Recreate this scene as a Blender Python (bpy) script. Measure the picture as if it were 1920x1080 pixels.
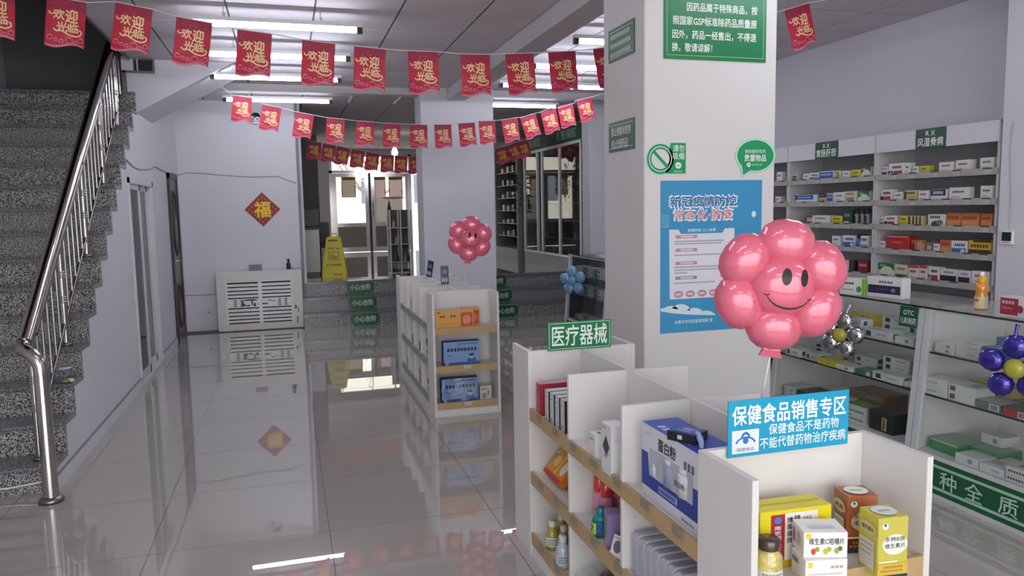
import bpy, math, random
from mathutils import Matrix, Vector, Euler
random.seed(7)
scene = bpy.context.scene
for _o in list(bpy.data.objects):
    bpy.data.objects.remove(_o)
PI = math.pi

# ------------------------------------------------------------------ camera, world, light, exposure
CAMH = 1.53
R0 = [[0.95844, -0.284728, -0.017951], [-0.046898, -0.095173, -0.994355], [0.281412, 0.953872, -0.104571]]
cam_data = bpy.data.cameras.new('camera')
cam_data.sensor_width = 36.0
cam_data.lens = 26.6287
cam_data.clip_start = 0.05
cam_data.clip_end = 200
cam = bpy.data.objects.new('camera', cam_data)
_m = Matrix(((R0[0][0], -R0[1][0], -R0[2][0], 0), (R0[0][1], -R0[1][1], -R0[2][1], 0),
             (R0[0][2], -R0[1][2], -R0[2][2], CAMH), (0, 0, 0, 1)))
cam.matrix_world = _m
scene.collection.objects.link(cam)
scene.camera = cam

world = bpy.data.worlds.new('world')
scene.world = world
world.use_nodes = True
_bg = world.node_tree.nodes['Background']
_bg.inputs[0].default_value = (0.93, 0.95, 1.0, 1)
_bg.inputs[1].default_value = 1.6          # pale overcast sky

def area_light(name, loc, rot, sx, sy, power, color):
    l = bpy.data.lights.new(name, 'AREA')
    l.shape = 'RECTANGLE'; l.size = sx; l.size_y = sy; l.energy = power; l.color = color
    o = bpy.data.objects.new(name, l); o.location = loc; o.rotation_euler = rot
    scene.collection.objects.link(o); return o
# daylight through the shopfront behind the camera (the far entrance is lit by the open sky)
area_light('shopfront_daylight', (0.1, -2.75, 1.45), (math.radians(90), 0, 0), 5.0, 2.5, 54, (1.0, 0.965, 0.93))

scene.view_settings.view_transform = 'Standard'
scene.view_settings.look = 'None'
scene.view_settings.exposure = 0.95
scene.view_settings.gamma = 1.0
scene.view_settings.use_curve_mapping = False
TUBE = 18.5     # strength of the fluorescent tubes
try:
    scene.cycles.max_bounces = 8
    scene.cycles.use_denoising = True
    scene.cycles.denoising_input_passes = 'RGB_ALBEDO_NORMAL'
    scene.cycles.denoising_prefilter = 'ACCURATE'
    scene.cycles.use_adaptive_sampling = False
    scene.cycles.transparent_max_bounces = 16
    scene.cycles.caustics_reflective = False
    scene.cycles.caustics_refractive = False
    scene.cycles.sample_clamp_indirect = 6.0
except Exception:
    pass

# ------------------------------------------------------------------ materials
def lin(c):
    if isinstance(c, str):
        c = tuple(int(c[i:i+2], 16) for i in (0, 2, 4))
    out = []
    for v in c[:3]:
        v = v/255.0
        out.append(v/12.92 if v <= 0.04045 else ((v+0.055)/1.055)**2.4)
    return (out[0], out[1], out[2], 1.0)
_mats = {}
def mat(name, col='c8c8c8', rough=0.5, metal=0.0, coat=0.0, spec=0.5, vary=0.04, scale=6.0, emit=0.0, alpha=None):
    """procedural surface: base colour with a soft noise variation"""
    if name in _mats: return _mats[name]
    m = bpy.data.materials.new(name); m.use_nodes = True
    nt = m.node_tree; b = nt.nodes['Principled BSDF']
    c = lin(col)
    b.inputs['Roughness'].default_value = rough
    b.inputs['Metallic'].default_value = metal
    b.inputs['Coat Weight'].default_value = coat
    b.inputs['Coat Roughness'].default_value = 0.05
    b.inputs['Specular IOR Level'].default_value = spec
    b.inputs['Base Color'].default_value = c
    if vary > 0:
        tc = nt.nodes.new('ShaderNodeTexCoord'); n = nt.nodes.new('ShaderNodeTexNoise')
        n.inputs['Scale'].default_value = scale; n.inputs['Detail'].default_value = 3
        r = nt.nodes.new('ShaderNodeValToRGB')
        r.color_ramp.elements[0].position = 0.3; r.color_ramp.elements[1].position = 0.7
        r.color_ramp.elements[0].color = (c[0]*(1-vary), c[1]*(1-vary), c[2]*(1-vary), 1)
        r.color_ramp.elements[1].color = (min(1, c[0]*(1+vary)), min(1, c[1]*(1+vary)), min(1, c[2]*(1+vary)), 1)
        nt.links.new(tc.outputs['Object'], n.inputs['Vector']); nt.links.new(n.outputs['Fac'], r.inputs['Fac'])
        nt.links.new(r.outputs['Color'], b.inputs['Base Color'])
    if emit > 0:
        b.inputs['Emission Color'].default_value = c; b.inputs['Emission Strength'].default_value = emit
    if alpha is not None:
        b.inputs['Alpha'].default_value = alpha
    _mats[name] = m
    return m
def ink(col):
    """flat printed colour, made on demand"""
    return mat('ink_' + col, col, 0.45, vary=0.02, scale=40)
def granite(name, dark, light, sc, rough, lo=0.46, hi=0.54):
    m = bpy.data.materials.new(name); m.use_nodes = True; nt = m.node_tree; b = nt.nodes['Principled BSDF']
    tc = nt.nodes.new('ShaderNodeTexCoord'); n = nt.nodes.new('ShaderNodeTexNoise')
    n.inputs['Scale'].default_value = sc; n.inputs['Detail'].default_value = 1.5
    r = nt.nodes.new('ShaderNodeValToRGB'); r.color_ramp.elements[0].position = lo; r.color_ramp.elements[1].position = hi
    r.color_ramp.elements[0].color = lin(dark); r.color_ramp.elements[1].color = lin(light)
    nt.links.new(tc.outputs['Object'], n.inputs['Vector']); nt.links.new(n.outputs['Fac'], r.inputs['Fac'])
    nt.links.new(r.outputs['Color'], b.inputs['Base Color']); b.inputs['Roughness'].default_value = rough
    _mats[name] = m; return m
def paper(name, col):
    """thin paper that lets back light through"""
    m = bpy.data.materials.new(name); m.use_nodes = True; nt = m.node_tree; nt.nodes.clear()
    out = nt.nodes.new('ShaderNodeOutputMaterial'); mix = nt.nodes.new('ShaderNodeMixShader'); d = nt.nodes.new('ShaderNodeBsdfDiffuse'); t = nt.nodes.new('ShaderNodeBsdfTranslucent')
    n = nt.nodes.new('ShaderNodeTexNoise'); n.inputs['Scale'].default_value = 5; r = nt.nodes.new('ShaderNodeValToRGB'); c = lin(col)
    r.color_ramp.elements[0].color = (c[0]*0.93, c[1]*0.93, c[2]*0.93, 1); r.color_ramp.elements[1].color = c; nt.links.new(n.outputs['Fac'], r.inputs['Fac'])
    nt.links.new(r.outputs['Color'], d.inputs[0]); nt.links.new(r.outputs['Color'], t.inputs[0]); mix.inputs[0].default_value = 0.5
    nt.links.new(d.outputs[0], mix.inputs[1]); nt.links.new(t.outputs[0], mix.inputs[2]); nt.links.new(mix.outputs[0], out.inputs[0]); _mats[name] = m; return m
def glass(name, tint=(0.975, 0.99, 0.983), amount=1.0):
    m = bpy.data.materials.new(name); m.use_nodes = True; nt = m.node_tree
    nt.nodes.clear()
    out = nt.nodes.new('ShaderNodeOutputMaterial'); mix = nt.nodes.new('ShaderNodeMixShader')
    tr = nt.nodes.new('ShaderNodeBsdfTransparent'); gl = nt.nodes.new('ShaderNodeBsdfGlossy')
    fr = nt.nodes.new('ShaderNodeLayerWeight'); fr.inputs['Blend'].default_value = 0.5
    pw = nt.nodes.new('ShaderNodeMath'); pw.operation = 'POWER'; pw.inputs[1].default_value = 5.0
    sc = nt.nodes.new('ShaderNodeMath'); sc.operation = 'MULTIPLY_ADD'; sc.inputs[1].default_value = 0.9; sc.inputs[2].default_value = 0.04
    mu = nt.nodes.new('ShaderNodeMath'); mu.operation = 'MULTIPLY'; mu.inputs[1].default_value = amount*0.6; mu.use_clamp = True
    tr.inputs[0].default_value = (*tint, 1); gl.inputs['Roughness'].default_value = 0.02
    nt.links.new(fr.outputs['Facing'], pw.inputs[0]); nt.links.new(pw.outputs[0], sc.inputs[0]); nt.links.new(sc.outputs[0], mu.inputs[0]); nt.links.new(mu.outputs[0], mix.inputs[0])
    nt.links.new(tr.outputs[0], mix.inputs[1]); nt.links.new(gl.outputs[0], mix.inputs[2]); nt.links.new(mix.outputs[0], out.inputs[0])
    _mats[name] = m; return m

WALL = mat('wall_paint', 'd8d7dc', 0.65, vary=0.02, scale=1.2)
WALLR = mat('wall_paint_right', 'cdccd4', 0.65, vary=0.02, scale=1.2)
PILLARM = mat('pillar_paint', 'dad7d6', 0.6, vary=0.015, scale=2)
SHADEW = mat('stairwell_shade', '6a6a70', 0.8, vary=0.05, scale=2)  # darkness of the unlit stairwell put into the wall colour
GREYW = mat('grey_plaster', '8d8d92', 0.8, vary=0.05, scale=2)
CEILB = mat('ceiling_grid', '3a383c', 0.7)
PANEL = mat('ceiling_panel', 'd2ccd1', 0.8, vary=0.04, scale=3)
BEAM = mat('beam_paint', 'c9c4c6', 0.7)
TILE = mat('polished_tile', 'b1aba5', 0.0, vary=0.03, scale=1.5, coat=0.75, spec=0.45)
TILE.node_tree.nodes['Principled BSDF'].inputs['Coat Roughness'].default_value = 0.0
GROUT = mat('grout', '55504e', 0.6)
GRAN = granite('granite_riser', '323133', 'b7b5b6', 140, 0.3)
TREAD = granite('granite_tread', '48474a', '8d8c90', 150, 0.16)
STEEL = mat('stainless_steel', 'c0bcb8', 0.16, metal=1.0, vary=0.03)
STEELD = mat('dull_steel', '8a8580', 0.3, metal=1.0, vary=0.05)
ALU = mat('white_aluminium', 'd4d6d8', 0.35, metal=0.2)
WHITE = mat('white_laminate', 'dedbd8', 0.4, vary=0.015)
EDGE = mat('white_edging', 'efedeb', 0.4, vary=0.01)
TAN = mat('tan_lip', 'b99c72', 0.5, vary=0.06, scale=12)
SHADELIP = mat('shaded_lip', '9c9893', 0.5, vary=0.05, scale=12)  # the tan lip with shade mixed into its colour, for the far unit
CLIP = mat('price_holder', 'b9b7b2', 0.25, vary=0.03)
GLASS = glass('clear_glass')
GLASSE = mat('glass_edge', '16241f', 0.15, vary=0.0)
GLASSG = glass('frosty_grey_glass', (0.42, 0.46, 0.5), 1.2)
BLACK = mat('black_plastic', '1b1b1d', 0.4)
DKBROWN = mat('dark_door', '33272a', 0.35, vary=0.1, scale=9)
GREENB = mat('sign_green', '0f7a45', 0.35, vary=0.03)
GREEND = mat('band_green', '0d5a34', 0.3, vary=0.04)
TUBEM = mat('tube_light', 'eef2ff', 0.3, vary=0.0, emit=TUBE)
YEL = mat('sign_yellow', 'd8c70f', 0.4)
RED = mat('bunting_red', 'b9213f', 0.6, vary=0.12, scale=9)
STRING = mat('white_string', 'd9d3d3', 0.7)

# ------------------------------------------------------------------ geometry helpers
ALL = []
_textcache = {}
def text_mesh(body):
    key = body
    if key in _textcache: return _textcache[key]
    c = bpy.data.curves.new('txt', 'FONT'); c.body = body; c.resolution_u = 2
    o = bpy.data.objects.new('txt', c); scene.collection.objects.link(o)
    dg = bpy.context.evaluated_depsgraph_get(); dg.update()
    me = bpy.data.meshes.new_from_object(o.evaluated_get(dg))
    vs = [(v.co.x, v.co.y) for v in me.vertices]; fs = [tuple(p.vertices) for p in me.polygons]
    bpy.data.objects.remove(o); bpy.data.curves.remove(c); bpy.data.meshes.remove(me)
    x0 = min(v[0] for v in vs); x1 = max(v[0] for v in vs); y0 = min(v[1] for v in vs); y1 = max(v[1] for v in vs)
    _textcache[key] = (vs, fs, x0, x1, y0, y1)
    return _textcache[key]

class MB:
    def __init__(s): s.v = []; s.f = []; s.m = []; s.mats = []; s.sm = []
    def mi(s, m):
        if m not in s.mats: s.mats.append(m)
        return s.mats.index(m)
    def add(s, vs, fs, m, smooth=False):
        n = len(s.v); k = s.mi(m); s.v.extend([tuple(p) for p in vs])
        for f in fs: s.f.append(tuple(i+n for i in f)); s.m.append(k); s.sm.append(smooth)
        return s
    def box(s, x0, x1, y0, y1, z0, z1, m):
        return s.add([(x0,y0,z0),(x1,y0,z0),(x1,y1,z0),(x0,y1,z0),(x0,y0,z1),(x1,y0,z1),(x1,y1,z1),(x0,y1,z1)],
                     [(0,3,2,1),(4,5,6,7),(0,1,5,4),(1,2,6,5),(2,3,7,6),(3,0,4,7)], m)
    def bbox(s, x0, x1, y0, y1, z0, z1, m, b=0.004):
        """box with chamfered vertical edges"""
        p = [(x0+b,y0),(x1-b,y0),(x1,y0+b),(x1,y1-b),(x1-b,y1),(x0+b,y1),(x0,y1-b),(x0,y0+b)]
        return s.prism(p, z0, z1, m)
    def prism(s, p, z0, z1, m, smooth=False):
        n = len(p)
        return s.add([(a,b,z0) for a,b in p]+[(a,b,z1) for a,b in p],
              [tuple(range(n-1,-1,-1)), tuple(range(n,2*n))]+[(i,(i+1)%n,n+(i+1)%n,n+i) for i in range(n)], m, smooth)
    def extrude(s, p3, d, m, smooth=False):
        """polygon of 3D points pushed by vector d"""
        n = len(p3)
        return s.add(list(p3)+[(a+d[0],b+d[1],c+d[2]) for a,b,c in p3],
              [tuple(range(n-1,-1,-1)), tuple(range(n,2*n))]+[(i,(i+1)%n,n+(i+1)%n,n+i) for i in range(n)], m, smooth)
    def quad(s, a, b, c, d, m): return s.add([a,b,c,d], [(0,1,2,3)], m)
    def tube(s, pts, r, m, n=8, caps=True, smooth=True):
        pts = [Vector(p) for p in pts]; rs = r if isinstance(r, (list, tuple)) else [r]*len(pts)
        vs = []; fs = []; up = None
        for i, p in enumerate(pts):
            t = (pts[min(i+1, len(pts)-1)] - pts[max(i-1, 0)]).normalized()
            if up is None:
                up = Vector((0,0,1)) if abs(t.z) < 0.9 else Vector((1,0,0))
            a = (up - t*up.dot(t)).normalized(); b = t.cross(a); up = a
            for k in range(n):
                q = p + rs[i]*(math.cos(2*PI*k/n)*a + math.sin(2*PI*k/n)*b); vs.append(tuple(q))
        for i in range(len(pts)-1):
            for k in range(n): fs.append((i*n+k, i*n+(k+1)%n, (i+1)*n+(k+1)%n, (i+1)*n+k))
        s.add(vs, fs, m, smooth)
        if caps:
            s.add([vs[k] for k in range(n)], [tuple(range(n-1,-1,-1))], m)
            s.add([vs[-n+k] for k in range(n)], [tuple(range(n))], m)
        return s
    def lathe(s, prof, m, n=16, c=(0,0,0), smooth=True):
        vs = []; fs = []
        for r, z in prof:
            for k in range(n): vs.append((c[0]+r*math.cos(2*PI*k/n), c[1]+r*math.sin(2*PI*k/n), c[2]+z))
        for i in range(len(prof)-1):
            for k in range(n): fs.append((i*n+k, i*n+(k+1)%n, (i+1)*n+(k+1)%n, (i+1)*n+k))
        fs.append(tuple(range(n-1,-1,-1))); fs.append(tuple((len(prof)-1)*n+k for k in range(n)))
        return s.add(vs, fs, m, smooth)
    def text(s, body, O, U, V, x0, y0, x1, y1, m, bold=0.0, stretch=True, lift=0.0006, warp=None):
        """lettering fitted to the rectangle x0..x1, y0..y1 of the plane O + xU + yV"""
        vs, fs, a0, a1, b0, b1 = text_mesh(body)
        sx = (x1-x0)/(a1-a0); sy = (y1-y0)/(b1-b0)
        if not stretch: sx = sy = min(sx, sy)
        cx = (x0+x1)/2; cy = (y0+y1)/2; O = Vector(O); U = Vector(U); V = Vector(V); N = U.cross(V)*lift
        for i, (du, dv) in enumerate(((0, 0), (1, 0.3), (-1, -0.3), (-0.3, 1), (0.3, -1)) if bold > 0 else ((0, 0),)):
            out = []
            for a, b in vs:   # heavier strokes: the same glyphs laid over themselves, slightly shifted
                x = cx+(a+du*bold*0.6-(a0+a1)/2)*sx; y = cy+(b+dv*bold*0.6-(b0+b1)/2)*sy
                p = O + U*x + V*y + N*(1+0.04*i)
                out.append(tuple(warp(p) if warp else p))
            s.add(out, fs, m)
        return s
    def rect(s, O, U, V, x0, y0, x1, y1, m, lift=0.0004):
        O = Vector(O); U = Vector(U); V = Vector(V); N = U.cross(V)*lift
        return s.add([tuple(O+U*x+V*y+N) for x, y in ((x0,y0),(x1,y0),(x1,y1),(x0,y1))], [(0,1,2,3)], m)
    def disc(s, O, U, V, cx, cy, rx, ry, m, n=20, lift=0.0005, a0=0.0, a1=2*PI, inner=0.0):
        O = Vector(O); U = Vector(U); V = Vector(V); N = U.cross(V)*lift
        if inner <= 0 and a1-a0 > 6.2:
            return s.add([tuple(O+U*(cx+rx*math.cos(2*PI*k/n))+V*(cy+ry*math.sin(2*PI*k/n))+N) for k in range(n)], [tuple(range(n))], m)
        vs = []; fs = []
        for k in range(n+1):
            a = a0+(a1-a0)*k/n
            for q in (inner, 1.0): vs.append(tuple(O+U*(cx+q*rx*math.cos(a))+V*(cy+q*ry*math.sin(a))+N))
        for k in range(n): fs.append((2*k, 2*k+1, 2*k+3, 2*k+2))
        return s.add(vs, fs, m)
    def bars(s, O, U, V, x0, y0, x1, y1, m, n=6, lift=0.0006, fill=0.7):
        """a row of small illegible printed marks"""
        w = (x1-x0)/n
        for i in range(n):
            s.rect(O, U, V, x0+i*w, y0, x0+i*w+w*fill, y1, m, lift)
        return s
    def build(s, name, parent=None, loc=(0,0,0), rot=(0,0,0)):
        me = bpy.data.meshes.new(name); me.from_pydata(s.v, [], s.f)
        for m in s.mats: me.materials.append(m)
        me.polygons.foreach_set('material_index', s.m); me.polygons.foreach_set('use_smooth', s.sm); me.update()
        return inst(name, me, parent, loc, rot)
def inst(name, me, parent=None, loc=(0,0,0), rot=(0,0,0)):
    o = bpy.data.objects.new(name, me); o.location = loc; o.rotation_euler = rot
    if parent is not None: o.parent = parent
    ALL.append(o); return o
def empty(name, loc=(0,0,0), rot=(0,0,0), parent=None):
    o = bpy.data.objects.new(name, None); o.location = loc; o.rotation_euler = rot; o.empty_display_size = 0.05
    if parent is not None: o.parent = parent
    ALL.append(o); return o
LABELS = set()
def tag(o, label, cat, group=None):
    o['label'] = label; o['category'] = cat
    if group: o['group'] = group
    return o
def struct(o): o['kind'] = 'structure'; return o
X, Y, Z = Vector((1,0,0)), Vector((0,1,0)), Vector((0,0,1))
ORD = ['first','second','third','fourth','fifth','sixth','seventh','eighth','ninth','tenth','eleventh','twelfth','thirteenth','fourteenth','fifteenth','sixteenth','seventeenth','eighteenth']
# ------------------------------------------------------------------ the room
CEIL = 2.98
XL, XR = -1.305, 4.855
# floor: grout bed with separate polished tiles
b = MB(); b.box(-2.75, 5.0, -2.4, 10.25, -0.14, -0.0008, GROUT); b.box(-2.75, 0.4, 10.25, 10.8, -0.14, -0.0008, GROUT)
floor = struct(b.build('floor'))
tx = [-2.27+0.8*i for i in range(10)]; ty = [-2.28+0.738*i for i in range(18)]
def tile_mesh(w, d, g=0.0018, z0=-0.012):
    q = MB(); q.bbox(g, w-g, g*1.35, d-g*1.35, z0, 0.0, TILE, 0.0015)
    me = bpy.data.meshes.new('tile'); me.from_pydata(q.v, [], q.f); me.materials.append(TILE); me.update(); return me
full = tile_mesh(0.8, 0.738)
for i in range(9):
    for j in range(17):
        x0, y0 = tx[i], ty[j]
        if y0 < 0.5: continue
        w = min(0.8, 4.85-x0); d = min(0.738, (10.62 if x0 < -0.1 else 10.22)-y0)
        if w < 0.05 or d < 0.05: continue
        inst('tile', full if (w > 0.799 and d > 0.737) else tile_mesh(w, d), floor, (x0, y0, 0))
b = MB(); b.bbox(-2.27, 4.85, -2.3, ty[4]-0.002, -0.012, 0, TILE, 0.001); b.build('tile', floor)

# raised rear floor behind the three steps
PZ = 0.56
b = MB(); b.box(-1.42, 4.9, 10.82, 18.3, 0.0, PZ-0.004, GROUT)
plat = struct(b.build('floor_rear'))
pt = tile_mesh(0.8, 0.8)
for i in range(8):
    for j in range(10):
        x0 = -1.42+0.8*i; y0 = 10.82+0.8*j
        w = min(0.8, 4.85-x0); d = min(0.8, 18.3-y0)
        if w < 0.05 or d < 0.05: continue
        inst('tile', pt if (w > 0.799 and d > 0.799) else tile_mesh(w, d), plat, (x0, y0, PZ))

# walls
def wall(name, parts, m=WALL, extra=None):
    b = MB()
    for p in parts: b.box(*p, m)
    if extra: extra(b)
    return struct(b.build(name))
# left wall: stepped under the staircase, door openings left free
cols = []
ys = [4.685+0.234*k for k in range(15)]
brk = sorted(set([round(v, 4) for v in ys if v < 7.95] + [7.29, 7.95, 8.53, 9.60, 10.30, 10.74]))
for a, c in zip(brk[:-1], brk[1:]):
    mid = (a+c)/2
    top = CEIL+0.02
    if mid < 7.95:
        k = int((mid-4.685)/0.234 + 1e-6); top = 0.154+0.18*k-0.03
    z0 = -0.01
    if 7.29 < mid < 8.53: z0 = 1.86
    if 9.60 < mid < 10.30: z0 = 2.01
    if top > z0+0.01: cols.append((XL-0.10, XL, a, c, z0, top))
wall('wall_left', cols)
wall('wall_stair', [(-2.75, -2.62, -2.4, 8.95, -0.01, 5.5)], WALL)
wall('wall_stair_back', [(-2.75, XL-0.04, 8.84, 8.96, 2.3, 5.5), (-2.75, XL-0.09, 8.96, 9.0, -0.01, 2.6)], SHADEW)
wall('wall_stair_inner', [(-1.36, -1.33, 3.4, 8.84, CEIL+0.10, 5.5), (-2.62, -1.36, 4.5, 4.6, CEIL+0.10, 5.5)], SHADEW)
wall('wall_right', [(XR, XR+0.12, -2.4, 18.4, -0.01, CEIL+0.1)], WALLR)
wall('wall_back', [(XL-0.1, 0.165, 10.62, 10.74, -0.01, CEIL+0.02)], WALL)
# shopfront side behind the camera: piers, lintel and a low sill around the glazing
wall('wall_front', [(-2.75, -2.6, -2.5, -2.4, -0.01, CEIL), (3.2, 4.98, -2.5, -2.4, -0.01, CEIL), (-2.6, 3.2, -2.5, -2.4, 2.72, CEIL), (-2.6, 3.2, -2.5, -2.4, -0.01, 0.12)], WALL)
# rear room: grey wall behind the till, entrance wall
wall('wall_rear_left', [(-1.42, 0.62, 15.0, 15.12, PZ-0.01, CEIL), (-1.52, -1.42, 10.74, 18.4, 0, CEIL)], GREYW)
wall('wall_entrance', [(0.4, 1.0, 18.3, 18.42, PZ-0.01, CEIL), (3.62, 4.9, 18.3, 18.42, PZ-0.01, CEIL), (1.0, 3.62, 18.3, 18.42, 2.86, CEIL)], WALL)
b = MB(); b.box(0.165, 0.20, 10.64, 10.9, 0.0, CEIL, GREYW); b.box(0.20, 0.235, 10.70, 10.78, PZ, CEIL, WALL); struct(b.build('trim_1'))

# ceiling with recessed panels, and beams
b = MB()
b.box(-1.33, 4.98, -2.5, 18.42, CEIL+0.004, CEIL+0.10, CEILB)
b.box(-2.75, -1.33, -2.5, 4.6, CEIL+0.004, CEIL+0.10, CEILB)
b.box(-2.75, -1.33, 4.5, 8.96, 5.45, 5.5, CEILB)
b.box(-1.52, -1.33, 8.96, 18.42, CEIL+0.004, CEIL+0.10, CEILB)
ceiling = struct(b.build('ceiling'))
pcache = {}
def panel(x0, x1, y0, y1):
    if x1-x0 < 0.03 or y1-y0 < 0.03: return
    k = (round(x1-x0, 3), round(y1-y0, 3))
    if k not in pcache:
        g = 0.007; q = MB(); q.bbox(g, k[0]-g, 0.009, k[1]-0.009, 0, 0.02, PANEL, 0.003)
        me = bpy.data.meshes.new('panel'); me.from_pydata(q.v, [], q.f); me.materials.append(PANEL); me.update(); pcache[k] = me
    inst('panel', pcache[k], ceiling, (x0, y0, CEIL))
def panels(xs, ys_):
    for a, c in zip(xs[:-1], xs[1:]):
        for d, e in zip(ys_[:-1], ys_[1:]): panel(a, c, d, e)
def grid(lo, hi, ref, st):
    k = math.ceil((lo-ref)/st+1e-6); out = [lo]
    while ref+k*st < hi-1e-6: out.append(ref+k*st); k += 1
    return out+[hi]
panels(grid(-1.33, 1.92, 0.869, 0.602), grid(4.2, 9.2, 5.74, 0.602))
panels(grid(2.14, XR, 4.39, 0.60), grid(3.4, 9.2, 4.99, 0.58))
panels(grid(-1.42, XR, 0.869, 0.602)[0:], grid(9.36, 18.3, 9.95, 0.90))
b = MB(); b.box(-1.33, XR, -2.4, 3.4, CEIL-0.001, CEIL+0.011, PANEL); b.box(-2.62, -1.33, -2.4, 4.59, CEIL-0.001, CEIL+0.011, PANEL)
b.box(-1.33, 1.92, 3.4, 4.19, CEIL-0.001, CEIL+0.011, PANEL); b.build('panel', ceiling)
b = MB(); b.box(1.92, 2.14, -2.4, 9.2, 2.838, CEIL+0.012, BEAM); struct(b.build('beam'))
b = MB(); b.box(-1.40, XR, 9.2, 9.36, 2.90, CEIL+0.012, BEAM); struct(b.build('beam'))
# pale ceiling runners of the rear bay
b = MB()
for x in (0.869, 1.471):
    b.box(x-0.012, x+0.012, 9.5, 10.5, CEIL-0.012, CEIL, EDGE)
    struct(b.build('trim_2')) if x > 1 else None
# stairwell edge trim of the ceiling
b = MB(); b.box(-1.345, -1.325, 4.6, 7.95, CEIL-0.015, CEIL+0.11, STEELD); struct(b.build('trim_3'))

# pillars
def pillar(x0, x1, y0, y1, m):
    b = MB(); b.bbox(x0, x1, y0, y1, 0, CEIL+0.012, m, 0.006); return struct(b.build('pillar'))
pillar(1.797, 2.585, 3.62, 4.14, PILLARM)
pillar(1.60, 2.50, 9.15, 9.58, WALL)
pillar(4.09, 4.85, 9.92, 10.215, WALL)
b = MB(); b.bbox(4.385, XR, 3.05, 3.80, 0, CEIL+0.012, WALL, 0.006); struct(b.build('pillar'))

# baseboards
b = MB()
for a, c in ((4.68, 7.28), (8.55, 9.59)): b.box(XL-0.01, XL+0.012, a, c, 0, 0.085, WALL); b.box(XL-0.01, XL+0.014, a, c, 0.085, 0.092, GREYW)
struct(b.build('baseboard_left'))
b = MB(); b.box(XL, -0.925, 10.60, 10.63, 0.0, 0.47, WALL); b.box(XL, -0.925, 10.598, 10.63, 0.47, 0.478, GREYW)
struct(b.build('baseboard_back'))

# aluminium glass door in the left wall
d = struct(empty('door_1', (XL, 7.29, 0)))
b = MB()
for a, c in ((0.0, 0.05), (1.19, 1.24)): b.box(-0.09, 0.012, a, c, 0, 1.86, ALU)
b.box(-0.09, 0.012, 0, 1.24, 1.81, 1.86, ALU); b.box(-0.09, 0.012, 0.05, 1.19, 0.0, 0.03, ALU)
b.build('frame', d)
for k, (a, c, x) in enumerate(((0.06, 0.60, -0.02), (0.56, 1.18, -0.055))):
    b = MB()
    for p, q in ((a, a+0.045), (c-0.045, c)): b.box(x-0.015, x+0.015, p, q, 0.03, 1.81, ALU)
    b.box(x-0.015, x+0.015, a, c, 0.03, 0.11, ALU); b.box(x-0.015, x+0.015, a, c, 1.76, 1.81, ALU)
    lf = b.build('leaf', d)
    b = MB(); b.box(x-0.003, x+0.003, a+0.045, c-0.045, 0.11, 1.76, GLASSG); b.build('pane', lf)
b = MB(); b.box(-0.099, -0.096, 0.0, 1.24, 0, 1.86, mat('blind_backing', '54585e', 0.8)); b.build('backing', d)
# dark carved security door at the end of the left wall
d = struct(empty('door_2', (XL, 9.60, 0)))
b = MB()
for a, c in ((0.0, 0.05), (0.65, 0.70)): b.box(-0.08, 0.03, a, c, 0, 2.01, DKBROWN)
b.box(-0.08, 0.03, 0, 0.70, 1.955, 2.01, DKBROWN); b.build('frame', d)
lf = MB().box(-0.03, 0.015, 0.05, 0.65, 0.02, 1.955, mat('brown_leaf', '4a3a3b', 0.3, vary=0.12, scale=5)).build('leaf', d)
for zc, hz in ((1.42, 0.38), (0.42, 0.26)):
    b = MB(); b.tube([(0.018, 0.35+0.17*math.cos(t*PI/12), zc+hz*math.sin(t*PI/12)) for t in range(25)], 0.014, DKBROWN, 6)
    b.tube([(0.018, 0.35+0.11*math.cos(t*PI/12), zc+hz*0.75*math.sin(t*PI/12)) for t in range(25)], 0.009, STEELD, 6); b.build('moulding', lf)
b = MB(); b.box(0.015, 0.03, 0.09, 0.13, 0.86, 1.10, STEELD); b.tube([(0.03, 0.11, 0.98), (0.065, 0.11, 0.98), (0.065, 0.21, 0.975)], 0.009, STEEL, 8); b.build('handle', lf)

# ------------------------------------------------------------------ staircase
st = tag(empty('staircase', (-2.0, 4.67, 0)), 'grey speckled granite staircase climbing along the left wall', 'staircase')
OX, OY = 2.0, -4.67
for k in range(15):
    y = 4.67+0.234*k; z0 = 0.0 if k == 0 else 0.154+0.18*(k-1); z1 = 0.154+0.18*k
    b = MB(); b.box(-2.62, XL+0.002, y, y+0.02, z0, z1-0.026, GRAN); b.build('riser', st, (OX, OY, 0))
    b = MB()
    y2 = y+0.254 if k < 14 else 8.84
    b.box(-2.62, XL+0.004, y-0.022, y2, z1-0.028, z1, TREAD); b.box(-2.62, XL+0.0045, y-0.0225, y-0.012, z1-0.010, z1-0.007, GREYW); b.build('tread', st, (OX, OY, 0))
    if k > 0 and k < 15:
        b = MB(); b.box(XL-0.001, XL+0.006, y+0.0, y+0.234, z0-0.02, z1-0.03, GRAN) if False else b.box(XL-0.25, XL+0.0035, y+0.02, y+0.03, z0, z1-0.028, GRAN)
        b.build('riser_end', st, (OX, OY, 0))
b = MB(); b.box(-2.62, XL-0.03, 8.0, 8.84, 2.44, 2.65, DKBROWN); b.build('landing_slab', st, (OX, OY, 0))
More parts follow.
